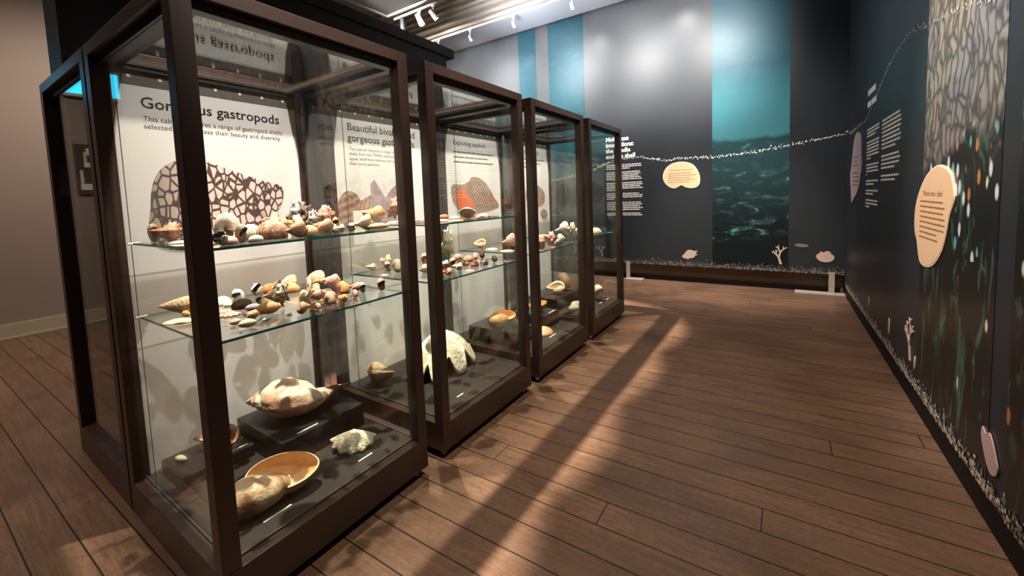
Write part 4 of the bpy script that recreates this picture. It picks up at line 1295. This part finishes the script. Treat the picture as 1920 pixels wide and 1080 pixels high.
# ---------------------------------------------------------------- shells on the glass shelves
# shape, colouring, x, y, z, length, heading, label, group, extras
SHELLS = [
    ('snail', 'olive', -0.673, 0.092, 1.3305, 0.058, 98, "small olive snail at the far left end on the nearest cabinet's upper shelf", "shells on the nearest cabinet's upper shelf", dict(sz=1.46)),
    ('frill', 'peach', -0.597, 0.12, 1.3305, 0.1201, 68, "spiky peach whelk at the left end on the nearest cabinet's upper shelf", "shells on the nearest cabinet's upper shelf", dict(mouth='orange', sz=1.21)),
    ('flat', 'cream', -0.47, 0.122, 1.3305, 0.0802, 58, "flat cream shell half hidden by the near post on the nearest cabinet's upper shelf", "shells on the nearest cabinet's upper shelf", dict(sz=1.35)),
    ('murex', 'zebra', -0.11, 0.122, 1.3305, 0.0574, 78, "black and white knobbly murex beside the near post on the nearest cabinet's upper shelf", "shells on the nearest cabinet's upper shelf", dict(sz=1.46)),
    ('clam', 'cream', -0.24, 0.163, 1.3305, 0.0709, 48, "cream clam shell right of the near post on the nearest cabinet's upper shelf", "shells on the nearest cabinet's upper shelf", dict(sz=1.46)),
    ('cowrie', 'pink', -0.13, 0.163, 1.3305, 0.0613, 48, "pinkish striped cowrie lying at the front on the nearest cabinet's upper shelf", "shells on the nearest cabinet's upper shelf", dict(sz=1.46)),
    ('turban', 'cream', -0.329, 0.246, 1.3305, 0.096, 158, "round cream shell with an orange mouth on the nearest cabinet's upper shelf", "shells on the nearest cabinet's upper shelf", dict(mouth='mouth', sz=1.46)),
    ('clam', 'white', -0.499, 0.361, 1.3305, 0.1185, 58, "pale domed shell standing behind the orange-mouthed one on the nearest cabinet's upper shelf", "shells on the nearest cabinet's upper shelf", dict(sz=2.33)),
    ('egg', 'cream', -0.331, 0.331, 1.3305, 0.0924, 50, "large glossy peach and white cowrie in the middle on the nearest cabinet's upper shelf", "shells on the nearest cabinet's upper shelf", dict(sz=1.46)),
    ('snail', 'greybrown', -0.14, 0.21, 1.3305, 0.0514, 118, "small grey striped snail in the front row on the nearest cabinet's upper shelf", "shells on the nearest cabinet's upper shelf", dict(sz=1.46)),
    ('cowrie', 'speckle', -0.13, 0.258, 1.3305, 0.0525, 68, "small speckled egg-shaped shell in the front row on the nearest cabinet's upper shelf", "shells on the nearest cabinet's upper shelf", dict(sz=1.46)),
    ('flat', 'pink', -0.501, 0.474, 1.3305, 0.133, 58, "flat pale pink valve behind the brown cowrie on the nearest cabinet's upper shelf", "shells on the nearest cabinet's upper shelf", dict(sz=2.56)),
    ('egg', 'cowrie', -0.2, 0.357, 1.3305, 0.118, 46, "large brown mottled helmet shell on the nearest cabinet's upper shelf", "shells on the nearest cabinet's upper shelf", dict(sz=1.46)),
    ('frill', 'cream', -0.6, 0.555, 1.3305, 0.1004, 88, "pale frilly murex set at the back on the nearest cabinet's upper shelf", "shells on the nearest cabinet's upper shelf", dict(mouth='rose', sz=1.81)),
    ('conch', 'peach', -0.12, 0.417, 1.3305, 0.09, 68, "flat orange-tan spiky conch in the front row on the nearest cabinet's upper shelf", "shells on the nearest cabinet's upper shelf", dict(mouth='orange', sz=1.46)),
    ('frill', 'yellow', -0.34, 0.522, 1.3305, 0.1096, 118, "round yellow frilly murex on the nearest cabinet's upper shelf", "shells on the nearest cabinet's upper shelf", dict(mouth='amber', sz=1.45)),
    ('spiny', 'zebra', -0.5, 0.642, 1.3305, 0.1075, 73, "black and white spiny murex, tallest at the back on the nearest cabinet's upper shelf", "shells on the nearest cabinet's upper shelf", dict(sz=1.21)),
    ('spiny', 'dark', -0.366, 0.612, 1.3305, 0.0902, 128, "dark brown spiny shell beside the pink one on the nearest cabinet's upper shelf", "shells on the nearest cabinet's upper shelf", dict(sz=1.21)),
    ('spiny', 'zebra', -0.294, 0.6, 1.3305, 0.0707, 78, "white spiny shell with black marks on the nearest cabinet's upper shelf", "shells on the nearest cabinet's upper shelf", dict(sz=1.21)),
    ('frill', 'rose', -0.4, 0.718, 1.3305, 0.1395, 33, "large rose-pink frilly murex on the nearest cabinet's upper shelf", "shells on the nearest cabinet's upper shelf", dict(mouth='mouth', sz=1.63)),
    ('egg', 'tan', -0.13, 0.48, 1.3305, 0.0717, 68, "smooth rounded tan shell in the front row on the nearest cabinet's upper shelf", "shells on the nearest cabinet's upper shelf", dict(sz=1.46)),
    ('whelk', 'tan', -0.13, 0.549, 1.3305, 0.0877, 58, "tan ribbed spindle shell in the front row on the nearest cabinet's upper shelf", "shells on the nearest cabinet's upper shelf", dict(sz=1.46)),
    ('turban', 'white', -0.12, 0.593, 1.3305, 0.0376, 98, "small white turban shell on the nearest cabinet's upper shelf", "shells on the nearest cabinet's upper shelf", dict(mouth='lilac', sz=1.46)),
    ('snail', 'peach', -0.3, 0.723, 1.3305, 0.0495, 68, "small tan spiral shell behind the white turban on the nearest cabinet's upper shelf", "shells on the nearest cabinet's upper shelf", dict(sz=1.46)),
    ('frill', 'white', -0.145, 0.64, 1.3305, 0.0574, 58, "white frilly shell with crinkled edges on the nearest cabinet's upper shelf", "shells on the nearest cabinet's upper shelf", dict(sz=1.21)),
    ('frill', 'white', -0.115, 0.686, 1.3305, 0.0635, 188, "second white frilly shell, right of the first on the nearest cabinet's upper shelf", "shells on the nearest cabinet's upper shelf", dict(sz=1.21)),
    ('conch', 'yellow', -0.151, 0.781, 1.3305, 0.0974, 78, "cream spiky conch at the right end on the nearest cabinet's upper shelf", "shells on the nearest cabinet's upper shelf", dict(mouth='cream', sz=1.46)),
    ('olive', 'peach', -0.111, 0.837, 1.3305, 0.1156, 62, "long flat tan shell at the far right end on the nearest cabinet's upper shelf", "shells on the nearest cabinet's upper shelf", dict(sz=0.66)),
    ('horn', 'tan', -0.659, 0.157, 1.0005, 0.1915, 36, "large tan horn shell at the left end on the nearest cabinet's lower shelf", "shells on the nearest cabinet's lower shelf", dict(sz=1.31)),
    ('flat', 'cream', -0.511, 0.105, 1.0005, 0.1192, 48, "flat pale valve in front of the horn shell on the nearest cabinet's lower shelf", "shells on the nearest cabinet's lower shelf", dict(sz=1.1)),
    ('olive', 'apricot', -0.579, 0.154, 1.0005, 0.0568, 8, "small orange shard beside the horn shell on the nearest cabinet's lower shelf", "shells on the nearest cabinet's lower shelf", dict(sz=1.19)),
    ('clam', 'white', -0.687, 0.339, 1.0005, 0.0884, 58, "white finely ribbed clam next to the near post on the nearest cabinet's lower shelf", "shells on the nearest cabinet's lower shelf", dict(sz=2.02)),
    ('egg', 'speckle', -0.691, 0.412, 1.0005, 0.0718, 138, "round white speckled shell at the back on the nearest cabinet's lower shelf", "shells on the nearest cabinet's lower shelf", dict(sz=1.78)),
    ('snail', 'speckle', -0.63, 0.377, 1.0005, 0.0632, 78, "small mottled cream snail in front of the speckled one on the nearest cabinet's lower shelf", "shells on the nearest cabinet's lower shelf", dict(sz=1.19)),
    ('cowrie', 'white', -0.618, 0.337, 1.0005, 0.0405, 58, "small white egg-shaped shell left of the dark cowrie on the nearest cabinet's lower shelf", "shells on the nearest cabinet's lower shelf", dict(sz=1.19)),
    ('cowrie', 'dark', -0.506, 0.348, 1.0005, 0.0875, 73, "shiny dark brown cowrie on the nearest cabinet's lower shelf", "shells on the nearest cabinet's lower shelf", dict(sz=1.43)),
    ('murex', 'speckle', -0.69, 0.499, 1.0005, 0.0743, 118, "white knobbly shell with a dark mouth on the nearest cabinet's lower shelf", "shells on the nearest cabinet's lower shelf", dict(mouth='dark', sz=1.43)),
    ('star', 'rose', -0.415, 0.258, 1.0005, 0.0931, 58, "rust-orange star shell on the nearest cabinet's lower shelf", "shells on the nearest cabinet's lower shelf", dict(sz=1.19)),
    ('snail', 'greybrown', -0.506, 0.421, 1.0005, 0.0405, 88, "small grey striped periwinkle on the nearest cabinet's lower shelf", "shells on the nearest cabinet's lower shelf", dict(sz=1.19)),
    ('olive', 'lilac', -0.387, 0.346, 1.0005, 0.0699, 58, "purple-grey banded olive shell on the nearest cabinet's lower shelf", "shells on the nearest cabinet's lower shelf", dict(sz=1.19)),
    ('olive', 'amber', -0.275, 0.355, 1.0005, 0.1017, 73, "spotted orange olive shell on the nearest cabinet's lower shelf", "shells on the nearest cabinet's lower shelf", dict(sz=1.25)),
    ('olive', 'candy', -0.235, 0.206, 1.0005, 0.0467, 88, "small candy-striped shell near the front left on the nearest cabinet's lower shelf", "shells on the nearest cabinet's lower shelf", dict(sz=1.19)),
    ('whelk', 'tan', -0.258, 0.275, 1.0005, 0.0595, 73, "pale tan whelk between the star and the front edge on the nearest cabinet's lower shelf", "shells on the nearest cabinet's lower shelf", dict(sz=1.19)),
    ('olive', 'ivory', -0.149, 0.212, 1.0005, 0.0657, 76, "cream olive shell lying at the front edge on the nearest cabinet's lower shelf", "shells on the nearest cabinet's lower shelf", dict(sz=1.19)),
    ('olive', 'white', -0.163, 0.29, 1.0005, 0.0343, 83, "tiny lavender-white shell near the front edge on the nearest cabinet's lower shelf", "shells on the nearest cabinet's lower shelf", dict(sz=1.19)),
    ('egg', 'white', -0.163, 0.383, 1.0005, 0.0221, 58, "tiny white bubble shell at the front edge on the nearest cabinet's lower shelf", "shells on the nearest cabinet's lower shelf", dict(sz=1.19)),
    ('egg', 'orange', -0.745, 0.594, 1.0005, 0.0785, 58, "orange rounded shell, leftmost of the orange group on the nearest cabinet's lower shelf", "shells on the nearest cabinet's lower shelf", dict(sz=1.31)),
    ('conchup', 'apricot', -0.644, 0.571, 1.0005, 0.1097, -2, "pale orange conch standing in the orange group on the nearest cabinet's lower shelf", "shells on the nearest cabinet's lower shelf", dict(mouth='peach', sz=1.43)),
    ('conch', 'tan', -0.534, 0.499, 1.0005, 0.0842, 48, "tan crinkled shell below the pale orange conch on the nearest cabinet's lower shelf", "shells on the nearest cabinet's lower shelf", dict(mouth='peach', sz=1.19)),
    ('fan', 'stripebrown', -0.394, 0.454, 1.0005, 0.0856, 18, "brown and white striped fan shell on the nearest cabinet's lower shelf", "shells on the nearest cabinet's lower shelf", dict(sz=1.19)),
    ('spiny', 'zebra', -0.316, 0.435, 1.0005, 0.0775, 68, "black and white spiny shell in the middle on the nearest cabinet's lower shelf", "shells on the nearest cabinet's lower shelf", dict(sz=1.19)),
    ('fanup', 'scallopc', -0.703, 0.68, 1.0005, 0.134, 0, "cream and orange mottled fan shell standing at the back on the nearest cabinet's lower shelf", "shells on the nearest cabinet's lower shelf", dict(sz=1.38)),
    ('cowrie', 'apricot', -0.622, 0.648, 1.0005, 0.0842, 68, "orange glossy shell below the mottled fan on the nearest cabinet's lower shelf", "shells on the nearest cabinet's lower shelf", dict(sz=1.54)),
    ('conchup', 'cream', -0.281, 0.52, 1.0005, 0.1272, -14, "large cream conch with a wide glossy mouth on the nearest cabinet's lower shelf", "shells on the nearest cabinet's lower shelf", dict(mouth='pearl', sz=1.87)),
    ('turret', 'peach', -0.135, 0.434, 1.0005, 0.0588, 83, "small tan spindle at the front edge on the nearest cabinet's lower shelf", "shells on the nearest cabinet's lower shelf", dict(sz=1.19)),
    ('fanup', 'scallop', -0.647, 0.802, 1.0005, 0.1638, 0, "large orange-brown fan shell, topmost at the back on the nearest cabinet's lower shelf", "shells on the nearest cabinet's lower shelf", dict(sz=1.21)),
    ('fanup', 'scallopc', -0.443, 0.665, 1.0005, 0.1011, 0, "orange patterned fan shell under the topmost one on the nearest cabinet's lower shelf", "shells on the nearest cabinet's lower shelf", dict(sz=1.32)),
    ('whelk', 'pink', -0.313, 0.597, 1.0005, 0.0822, 68, "pinkish tan shell in front of the fans on the nearest cabinet's lower shelf", "shells on the nearest cabinet's lower shelf", dict(sz=1.19)),
    ('whelk', 'pink', -0.496, 0.805, 1.0005, 0.1008, 46, "rosy tan spindle at the back right on the nearest cabinet's lower shelf", "shells on the nearest cabinet's lower shelf", dict(sz=1.43)),
    ('cowrie', 'rose', -0.422, 0.727, 1.0005, 0.0549, 58, "brown-orange cowrie below the rosy spindle on the nearest cabinet's lower shelf", "shells on the nearest cabinet's lower shelf", dict(sz=1.19)),
    ('cowrie', 'rose', -0.296, 0.659, 1.0005, 0.0647, 58, "pink-brown rounded cowrie on the nearest cabinet's lower shelf", "shells on the nearest cabinet's lower shelf", dict(sz=1.54)),
    ('turban', 'stripebrown', -0.147, 0.564, 1.0005, 0.059, 118, "cream banded moon snail at the front right on the nearest cabinet's lower shelf", "shells on the nearest cabinet's lower shelf", dict(mouth='stripebrown', sz=1.19)),
    ('clam', 'cream', -0.426, 0.837, 1.0005, 0.0716, 58, "pale capped shell behind the tan one on the nearest cabinet's lower shelf", "shells on the nearest cabinet's lower shelf", dict(sz=1.9)),
    ('turban', 'amber', -0.27, 0.72, 1.0005, 0.077, 98, "round orange-tan shell with a dark opening on the nearest cabinet's lower shelf", "shells on the nearest cabinet's lower shelf", dict(mouth='dark', sz=1.19)),
    ('whelk', 'apricot', -0.153, 0.635, 1.0005, 0.0615, 18, "tan pointed shell in front of the round one on the nearest cabinet's lower shelf", "shells on the nearest cabinet's lower shelf", dict(sz=1.19)),
    ('whelk', 'pink', -0.307, 0.821, 1.0005, 0.069, 68, "pinkish tan spindle, left of the lilac one on the nearest cabinet's lower shelf", "shells on the nearest cabinet's lower shelf", dict(sz=1.19)),
    ('snail', 'lilac', -0.23, 0.803, 1.0005, 0.0504, 78, "lilac striped top shell on the nearest cabinet's lower shelf", "shells on the nearest cabinet's lower shelf", dict(sz=1.19)),
    ('turban', 'pink', -0.182, 0.725, 1.0005, 0.0405, 88, "small round pink shell on the nearest cabinet's lower shelf", "shells on the nearest cabinet's lower shelf", dict(mouth='pink', sz=1.19)),
    ('snail', 'candy', -0.177, 0.88, 1.0005, 0.0614, 78, "white and red striped shell at the far right on the nearest cabinet's lower shelf", "shells on the nearest cabinet's lower shelf", dict(sz=1.19)),
    ('turban', 'cream', -0.138, 0.498, 1.0005, 0.0312, 108, "tiny cream turban in front of the pink-brown cowrie on the nearest cabinet's lower shelf", "shells on the nearest cabinet's lower shelf", dict(mouth='cream', sz=1.19)),
    ('whelk', 'apricot', -0.66, 1.252, 1.3305, 0.1494, 58, "orange spindle-shaped volute on the second cabinet's upper shelf", "shells on the second cabinet's upper shelf", dict(sz=1.37)),
    ('spiny', 'rose', -0.66, 1.435, 1.3305, 0.1078, 58, "red-orange spiny oyster on the second cabinet's upper shelf", "shells on the second cabinet's upper shelf", dict(sz=1.19)),
    ('flat', 'yellow', -0.52, 1.298, 1.3305, 0.0968, 58, "pale yellow flat valve under the spiny oyster on the second cabinet's upper shelf", "shells on the second cabinet's upper shelf", dict(sz=1.1)),
    ('fan', 'pink', -0.34, 1.363, 1.3305, 0.0988, 38, "pink fan shell seen through the gap between cabinets on the second cabinet's upper shelf", "shells on the second cabinet's upper shelf", dict(sz=1.19)),
    ('cowrie', 'red', -0.5, 1.752, 1.3305, 0.0703, 58, "dark red small shell on the second cabinet's upper shelf", "shells on the second cabinet's upper shelf", dict(sz=1.19)),
    ('flat', 'pink', -0.197, 1.401, 1.3305, 0.104, 58, "pinkish valve, left of the cream one on the second cabinet's upper shelf", "shells on the second cabinet's upper shelf", dict(sz=1.54)),
    ('clam', 'cream', -0.34, 1.69, 1.3305, 0.0838, 58, "cream rounded valve on the second cabinet's upper shelf", "shells on the second cabinet's upper shelf", dict(sz=1.19)),
    ('flat', 'peach', -0.108, 1.429, 1.3305, 0.1032, 63, "tan flat valve at the front edge on the second cabinet's upper shelf", "shells on the second cabinet's upper shelf", dict(sz=1.1)),
    ('fluted', 'white', -0.24, 1.708, 1.3305, 0.1238, 28, "white fluted shell with a zigzag edge on the second cabinet's upper shelf", "shells on the second cabinet's upper shelf", dict(sz=1.78)),
    ('fan', 'pink', -0.13, 1.745, 1.3305, 0.1307, 68, "pink ribbed fan shell on the second cabinet's upper shelf", "shells on the second cabinet's upper shelf", dict(sz=1.19)),
    ('frill', 'ivory', -0.742, 1.267, 1.0005, 0.0813, 58, "pale cream frilly shell at the left end on the second cabinet's lower shelf", "shells on the second cabinet's lower shelf", dict(sz=1.19)),
    ('frill', 'cream', -0.738, 1.388, 1.0005, 0.0942, 98, "upright cream frilly shell, tallest at the left on the second cabinet's lower shelf", "shells on the second cabinet's lower shelf", dict(sz=1.78)),
    ('snail', 'pink', -0.612, 1.299, 1.0005, 0.0622, 58, "small pinkish shell in front of the tall cream one on the second cabinet's lower shelf", "shells on the second cabinet's lower shelf", dict(sz=1.19)),
    ('turban', 'cream', -0.516, 1.297, 1.0005, 0.0941, 88, "pale tan shell with a dark opening on the second cabinet's lower shelf", "shells on the second cabinet's lower shelf", dict(mouth='dark', sz=1.19)),
    ('flat', 'white', -0.534, 1.21, 1.0005, 0.0596, 58, "small white flat shell at the left on the second cabinet's lower shelf", "shells on the second cabinet's lower shelf", dict(sz=1.1)),
    ('conch', 'cream', -0.622, 1.449, 1.0005, 0.1023, 58, "cream conch left of the near post on the second cabinet's lower shelf", "shells on the second cabinet's lower shelf", dict(sz=1.19)),
    ('conch', 'cream', -0.348, 1.365, 1.0005, 0.0858, 88, "cream conch seen through the gap between cabinets on the second cabinet's lower shelf", "shells on the second cabinet's lower shelf", dict(mouth='peach', sz=1.19)),
    ('snail', 'peach', -0.527, 1.556, 1.0005, 0.0847, 58, "peach shell behind it, seen through the gap between cabinets on the second cabinet's lower shelf", "shells on the second cabinet's lower shelf", dict(sz=1.19)),
    ('spiny', 'ivory', -0.508, 1.79, 1.0005, 0.11, 58, "round cream spiny shell, tallest beside the post on the second cabinet's lower shelf", "shells on the second cabinet's lower shelf", dict(sz=1.78)),
    ('frill', 'white', -0.349, 1.562, 1.0005, 0.0817, 58, "pale frilly shell below the round cream one on the second cabinet's lower shelf", "shells on the second cabinet's lower shelf", dict(sz=1.19)),
    ('snail', 'pink', -0.285, 1.576, 1.0005, 0.0634, 78, "pinkish ribbed shell on the second cabinet's lower shelf", "shells on the second cabinet's lower shelf", dict(sz=1.19)),
    ('frill', 'rose', -0.127, 1.342, 1.0005, 0.0731, 98, "orange-red frilly shell at the front on the second cabinet's lower shelf", "shells on the second cabinet's lower shelf", dict(mouth='mouth', sz=1.19)),
    ('frill', 'white', -0.186, 1.513, 1.0005, 0.0781, 68, "white spiky shell in the middle front on the second cabinet's lower shelf", "shells on the second cabinet's lower shelf", dict(sz=1.19)),
    ('egg', 'brown', -0.512, 1.899, 1.0005, 0.0823, 58, "round brown glossy shell, leftmost of the brown ones on the second cabinet's lower shelf", "shells on the second cabinet's lower shelf", dict(sz=1.19)),
    ('turban', 'tan', -0.33, 1.706, 1.0005, 0.0552, 58, "round tan shell among the brown ones on the second cabinet's lower shelf", "shells on the second cabinet's lower shelf", dict(sz=1.19)),
    ('egg', 'cowrie', -0.379, 1.865, 1.0005, 0.0797, 78, "large red-brown glossy shell in the middle on the second cabinet's lower shelf", "shells on the second cabinet's lower shelf", dict(sz=1.19)),
    ('egg', 'brown', -0.285, 1.719, 1.0005, 0.0471, 58, "small dark shell between the brown ones on the second cabinet's lower shelf", "shells on the second cabinet's lower shelf", dict(sz=1.19)),
    ('turban', 'rose', -0.361, 1.926, 1.0005, 0.059, 58, "round rosy shell right of the red-brown one on the second cabinet's lower shelf", "shells on the second cabinet's lower shelf", dict(sz=1.19)),
    ('egg', 'red', -0.196, 1.707, 1.0005, 0.0599, 58, "dark red glossy shell below the rosy one on the second cabinet's lower shelf", "shells on the second cabinet's lower shelf", dict(sz=1.19)),
    ('turban', 'dark', -0.363, 2.01, 1.0005, 0.0696, 58, "dark brown striped shell at the back on the second cabinet's lower shelf", "shells on the second cabinet's lower shelf", dict(mouth='dark', sz=1.19)),
    ('frill', 'white', -0.132, 1.732, 1.0005, 0.0733, 58, "white spiky shell at the right on the second cabinet's lower shelf", "shells on the second cabinet's lower shelf", dict(sz=1.19)),
    ('flat', 'ivory', -0.109, 1.544, 1.0005, 0.0604, 58, "tiny cream shell at the front edge on the second cabinet's lower shelf", "shells on the second cabinet's lower shelf", dict(sz=1.1)),
    ('turban', 'dark', -0.16, 1.893, 1.0005, 0.052, 78, "dark brown capped shell, alone at the right end on the second cabinet's lower shelf", "shells on the second cabinet's lower shelf", dict(mouth='tan', sz=1.19)),
    ('conchup', 'tan', -0.674, 2.395, 1.0155, 0.1313, 18, "tan conch with an open mouth at the back left on the third cabinet's shelf", "shells on the third cabinet's shelf", dict(mouth='peach', sz=1.43)),
    ('flat', 'cream', -0.542, 2.398, 1.0155, 0.118, 58, "flat cream shell right of the tan conch on the third cabinet's shelf", "shells on the third cabinet's shelf", dict(sz=1.1)),
    ('conch', 'pink', -0.409, 2.476, 1.0155, 0.1497, 58, "pale mottled conch at the back on the third cabinet's shelf", "shells on the third cabinet's shelf", dict(mouth='brown', sz=1.66)),
    ('flat', 'yellow', -0.334, 2.328, 1.0155, 0.1325, 58, "yellowish shell below the mottled conch on the third cabinet's shelf", "shells on the third cabinet's shelf", dict(sz=1.1)),
    ('frill', 'rose', -0.116, 2.472, 1.0155, 0.1316, 58, "pink crinkled shell, leftmost at the front on the third cabinet's shelf", "shells on the third cabinet's shelf", dict(sz=1.66)),
    ('frill', 'pink', -0.136, 2.711, 1.0155, 0.1405, 118, "large pink frilly shell cluster at the front on the third cabinet's shelf", "shells on the third cabinet's shelf", dict(sz=1.66, mouth='rose')),
    ('egg', 'pink', -0.171, 2.864, 1.0155, 0.0618, 58, "round pink shell right of the frilly one on the third cabinet's shelf", "shells on the third cabinet's shelf", dict(sz=1.19)),
    ('egg', 'white', -0.146, 2.927, 1.0155, 0.0452, 58, "tiny white round shell near the front edge on the third cabinet's shelf", "shells on the third cabinet's shelf", dict(sz=1.19)),
    ('turret', 'white', -0.11, 2.884, 1.0155, 0.1113, 68, "white slender pointed shell near the front edge on the third cabinet's shelf", "shells on the third cabinet's shelf", dict(sz=1.19)),
    ('flat', 'tan', -0.663, 3.558, 1.0155, 0.1649, 58, "tan flat shell at the left end on the last cabinet's shelf", "shells on the last cabinet's shelf", dict(sz=1.1)),
    ('conch', 'white', -0.398, 3.5, 1.0155, 0.214, 68, "large white helmet shell on the last cabinet's shelf", "shells on the last cabinet's shelf", dict(sz=1.43)),
    ('frill', 'white', -0.28, 3.441, 1.0155, 0.1406, 88, "white spiky conch, tallest on the shelf on the last cabinet's shelf", "shells on the last cabinet's shelf", dict(sz=2.02)),
    ('turban', 'white', -0.248, 3.543, 1.0155, 0.0983, 118, "white shell with a round hole on the last cabinet's shelf", "shells on the last cabinet's shelf", dict(mouth='throat', sz=1.19)),
    ('egg', 'ivory', -0.123, 3.737, 1.0155, 0.1585, 58, "glossy white rounded shell on the last cabinet's shelf", "shells on the last cabinet's shelf", dict(sz=1.19)),
    ('flat', 'white', -0.116, 3.438, 1.0155, 0.1338, 68, "flat white valve under the glossy one on the last cabinet's shelf", "shells on the last cabinet's shelf", dict(sz=1.1)),
]
for kind, body, x, y, z, size, rz, label, group, kw in SHELLS:
    shell(kind, body, x, y, z, size, rz, label, group, **kw)

# ---------------------------------------------------------------- display blocks, large shells and captions
def block(x0, x1, y0, y1, z1, label):
    return tag(MB().box(x0, x1, y0, y1, 0.2095, z1).build('display_block', M['riser'], bevel=0.002), label, 'display block', 'charcoal display blocks')


block(-0.86, -0.395, 0.425, 0.885, 0.335, 'tall charcoal block under the long spindle shell in the nearest cabinet')
block(-0.90, -0.645, 0.10, 0.41, 0.268, 'low charcoal block by the near post in the nearest cabinet')
block(-0.76, -0.26, 2.30, 2.60, 0.335, 'charcoal block under the orange melon shell in the third cabinet')
block(-0.66, -0.28, 2.86, 3.13, 0.335, 'charcoal block under the orange bowl-shaped shell in the third cabinet')
block(-0.84, -0.46, 3.46, 4.12, 0.335, 'charcoal block under the open-mouthed conch in the last cabinet')

DG = 'large shells on the cabinet decks'
shell('volute', 'volute', -0.61, 0.655, 0.336, 0.53, 58 + 180, 'very long pale spindle shell lying on the tall block in the nearest cabinet', DG, 'pearl', split=True, sy=-1.0, sz=0.62)
shell('melon', 'melon', -0.225, 0.295, 0.2095, 0.36, 58, 'striped melon shell with a wide orange opening, at the front of the nearest cabinet', DG, 'inside', split=True)
shell('fluted', 'clamwhite', -0.245, 0.70, 0.2095, 0.235, 58 + 165, 'white fluted clam valve on the deck of the nearest cabinet', DG, 'white')
shell('conchup', 'white', -0.735, 0.275, 0.2685, 0.24, 30, 'white conch with a reddish throat, half hidden by the near post', DG, 'throat', split=True)
shell('olive', 'yellow', -0.80, 0.15, 0.2685, 0.07, 20, 'small yellowish shell on the low block in the nearest cabinet', DG)
shell('giant', 'giant', -0.53, 1.69, 0.2095, 0.60, 0, 'huge white giant clam valve with deep folds in the second cabinet', DG, sz=1.2)
shell('whelk', 'tan', -0.72, 1.28, 0.2095, 0.21, 58 + 150, 'round tan shell on the deck left of the giant clam', DG, 'brown', sz=1.3)
shell('melon', 'amber', -0.49, 2.44, 0.336, 0.29, 58, 'glossy orange melon shell on a block in the third cabinet', DG, 'apricot', split=True)
shell('bowl', 'orange', -0.44, 3.00, 0.336, 0.20, 58, 'orange bowl-shaped shell on a block in the third cabinet', DG, 'apricot', sz=1.3)
shell('clam', 'peach', -0.24, 2.74, 0.2095, 0.19, 58, 'domed tan clam at the front of the third cabinet', DG, sz=1.5)
shell('conchup', 'cream', -0.58, 3.66, 0.336, 0.24, 58 - 30, 'cream conch with an open tan mouth on a block in the last cabinet', DG, 'tan', split=True, sz=1.3)
shell('turban', 'nut', -0.62, 3.95, 0.336, 0.24, 58, 'dark brown round shell behind the cream conch in the last cabinet', DG, 'nut')
shell('egg', 'ivory', -0.33, 3.60, 0.2095, 0.12, 58, 'pair-like pale egg shell on the deck of the last cabinet, left one', DG)
shell('egg', 'cream', -0.36, 3.74, 0.2095, 0.13, 30, 'pale egg shell on the deck of the last cabinet, right one', DG)
shell('snail', 'ivory', -0.245, 4.09, 0.2095, 0.17, 58, 'cream ribbed shell at the front of the last cabinet', DG, 'cream', sz=1.15)


def caption(x, y, z, L, label):
    mb = MB().box(-0.004, 0.004, -L / 2, L / 2, 0, 0.0016)
    return tag(place(mb, (x, y, z), (0, 0, 0)).build('caption_strip', M['white']), label, 'caption', 'white caption strips')


caption(-0.139, 0.259, 0.2092, 0.115, 'white caption strip in front of the striped melon shell')
caption(-0.136, 0.69, 0.2092, 0.08, 'white caption strip in front of the white fluted clam')
caption(-0.42, 0.567, 0.3352, 0.11, 'white caption strip on the block by the long spindle shell')
caption(-0.675, 0.345, 0.2682, 0.09, 'white caption strip on the low block by the near post')
caption(-0.143, 1.43, 0.2092, 0.06, 'white caption strip in front of the giant clam')
caption(-0.285, 2.45, 0.3352, 0.10, 'white caption strip on the block by the orange melon shell')
caption(-0.145, 2.73, 0.2092, 0.12, 'white caption strip in front of the domed tan clam')
caption(-0.30, 3.02, 0.3352, 0.13, 'white caption strip on the block by the orange bowl-shaped shell')
caption(-0.175, 4.0, 0.2092, 0.09, 'white caption strip in the last cabinet, left one')
caption(-0.167, 4.21, 0.2092, 0.09, 'white caption strip in the last cabinet, right one')

tag(place(MB().box(-0.001, 0.001, -0.06, 0.06, 0.0, 0.085), (-0.785, 1.245, 1.3305), (0, 0, 0)).build('label_card', M['white']), "blank-looking white card standing at the back left of the second cabinet's upper shelf", 'card')
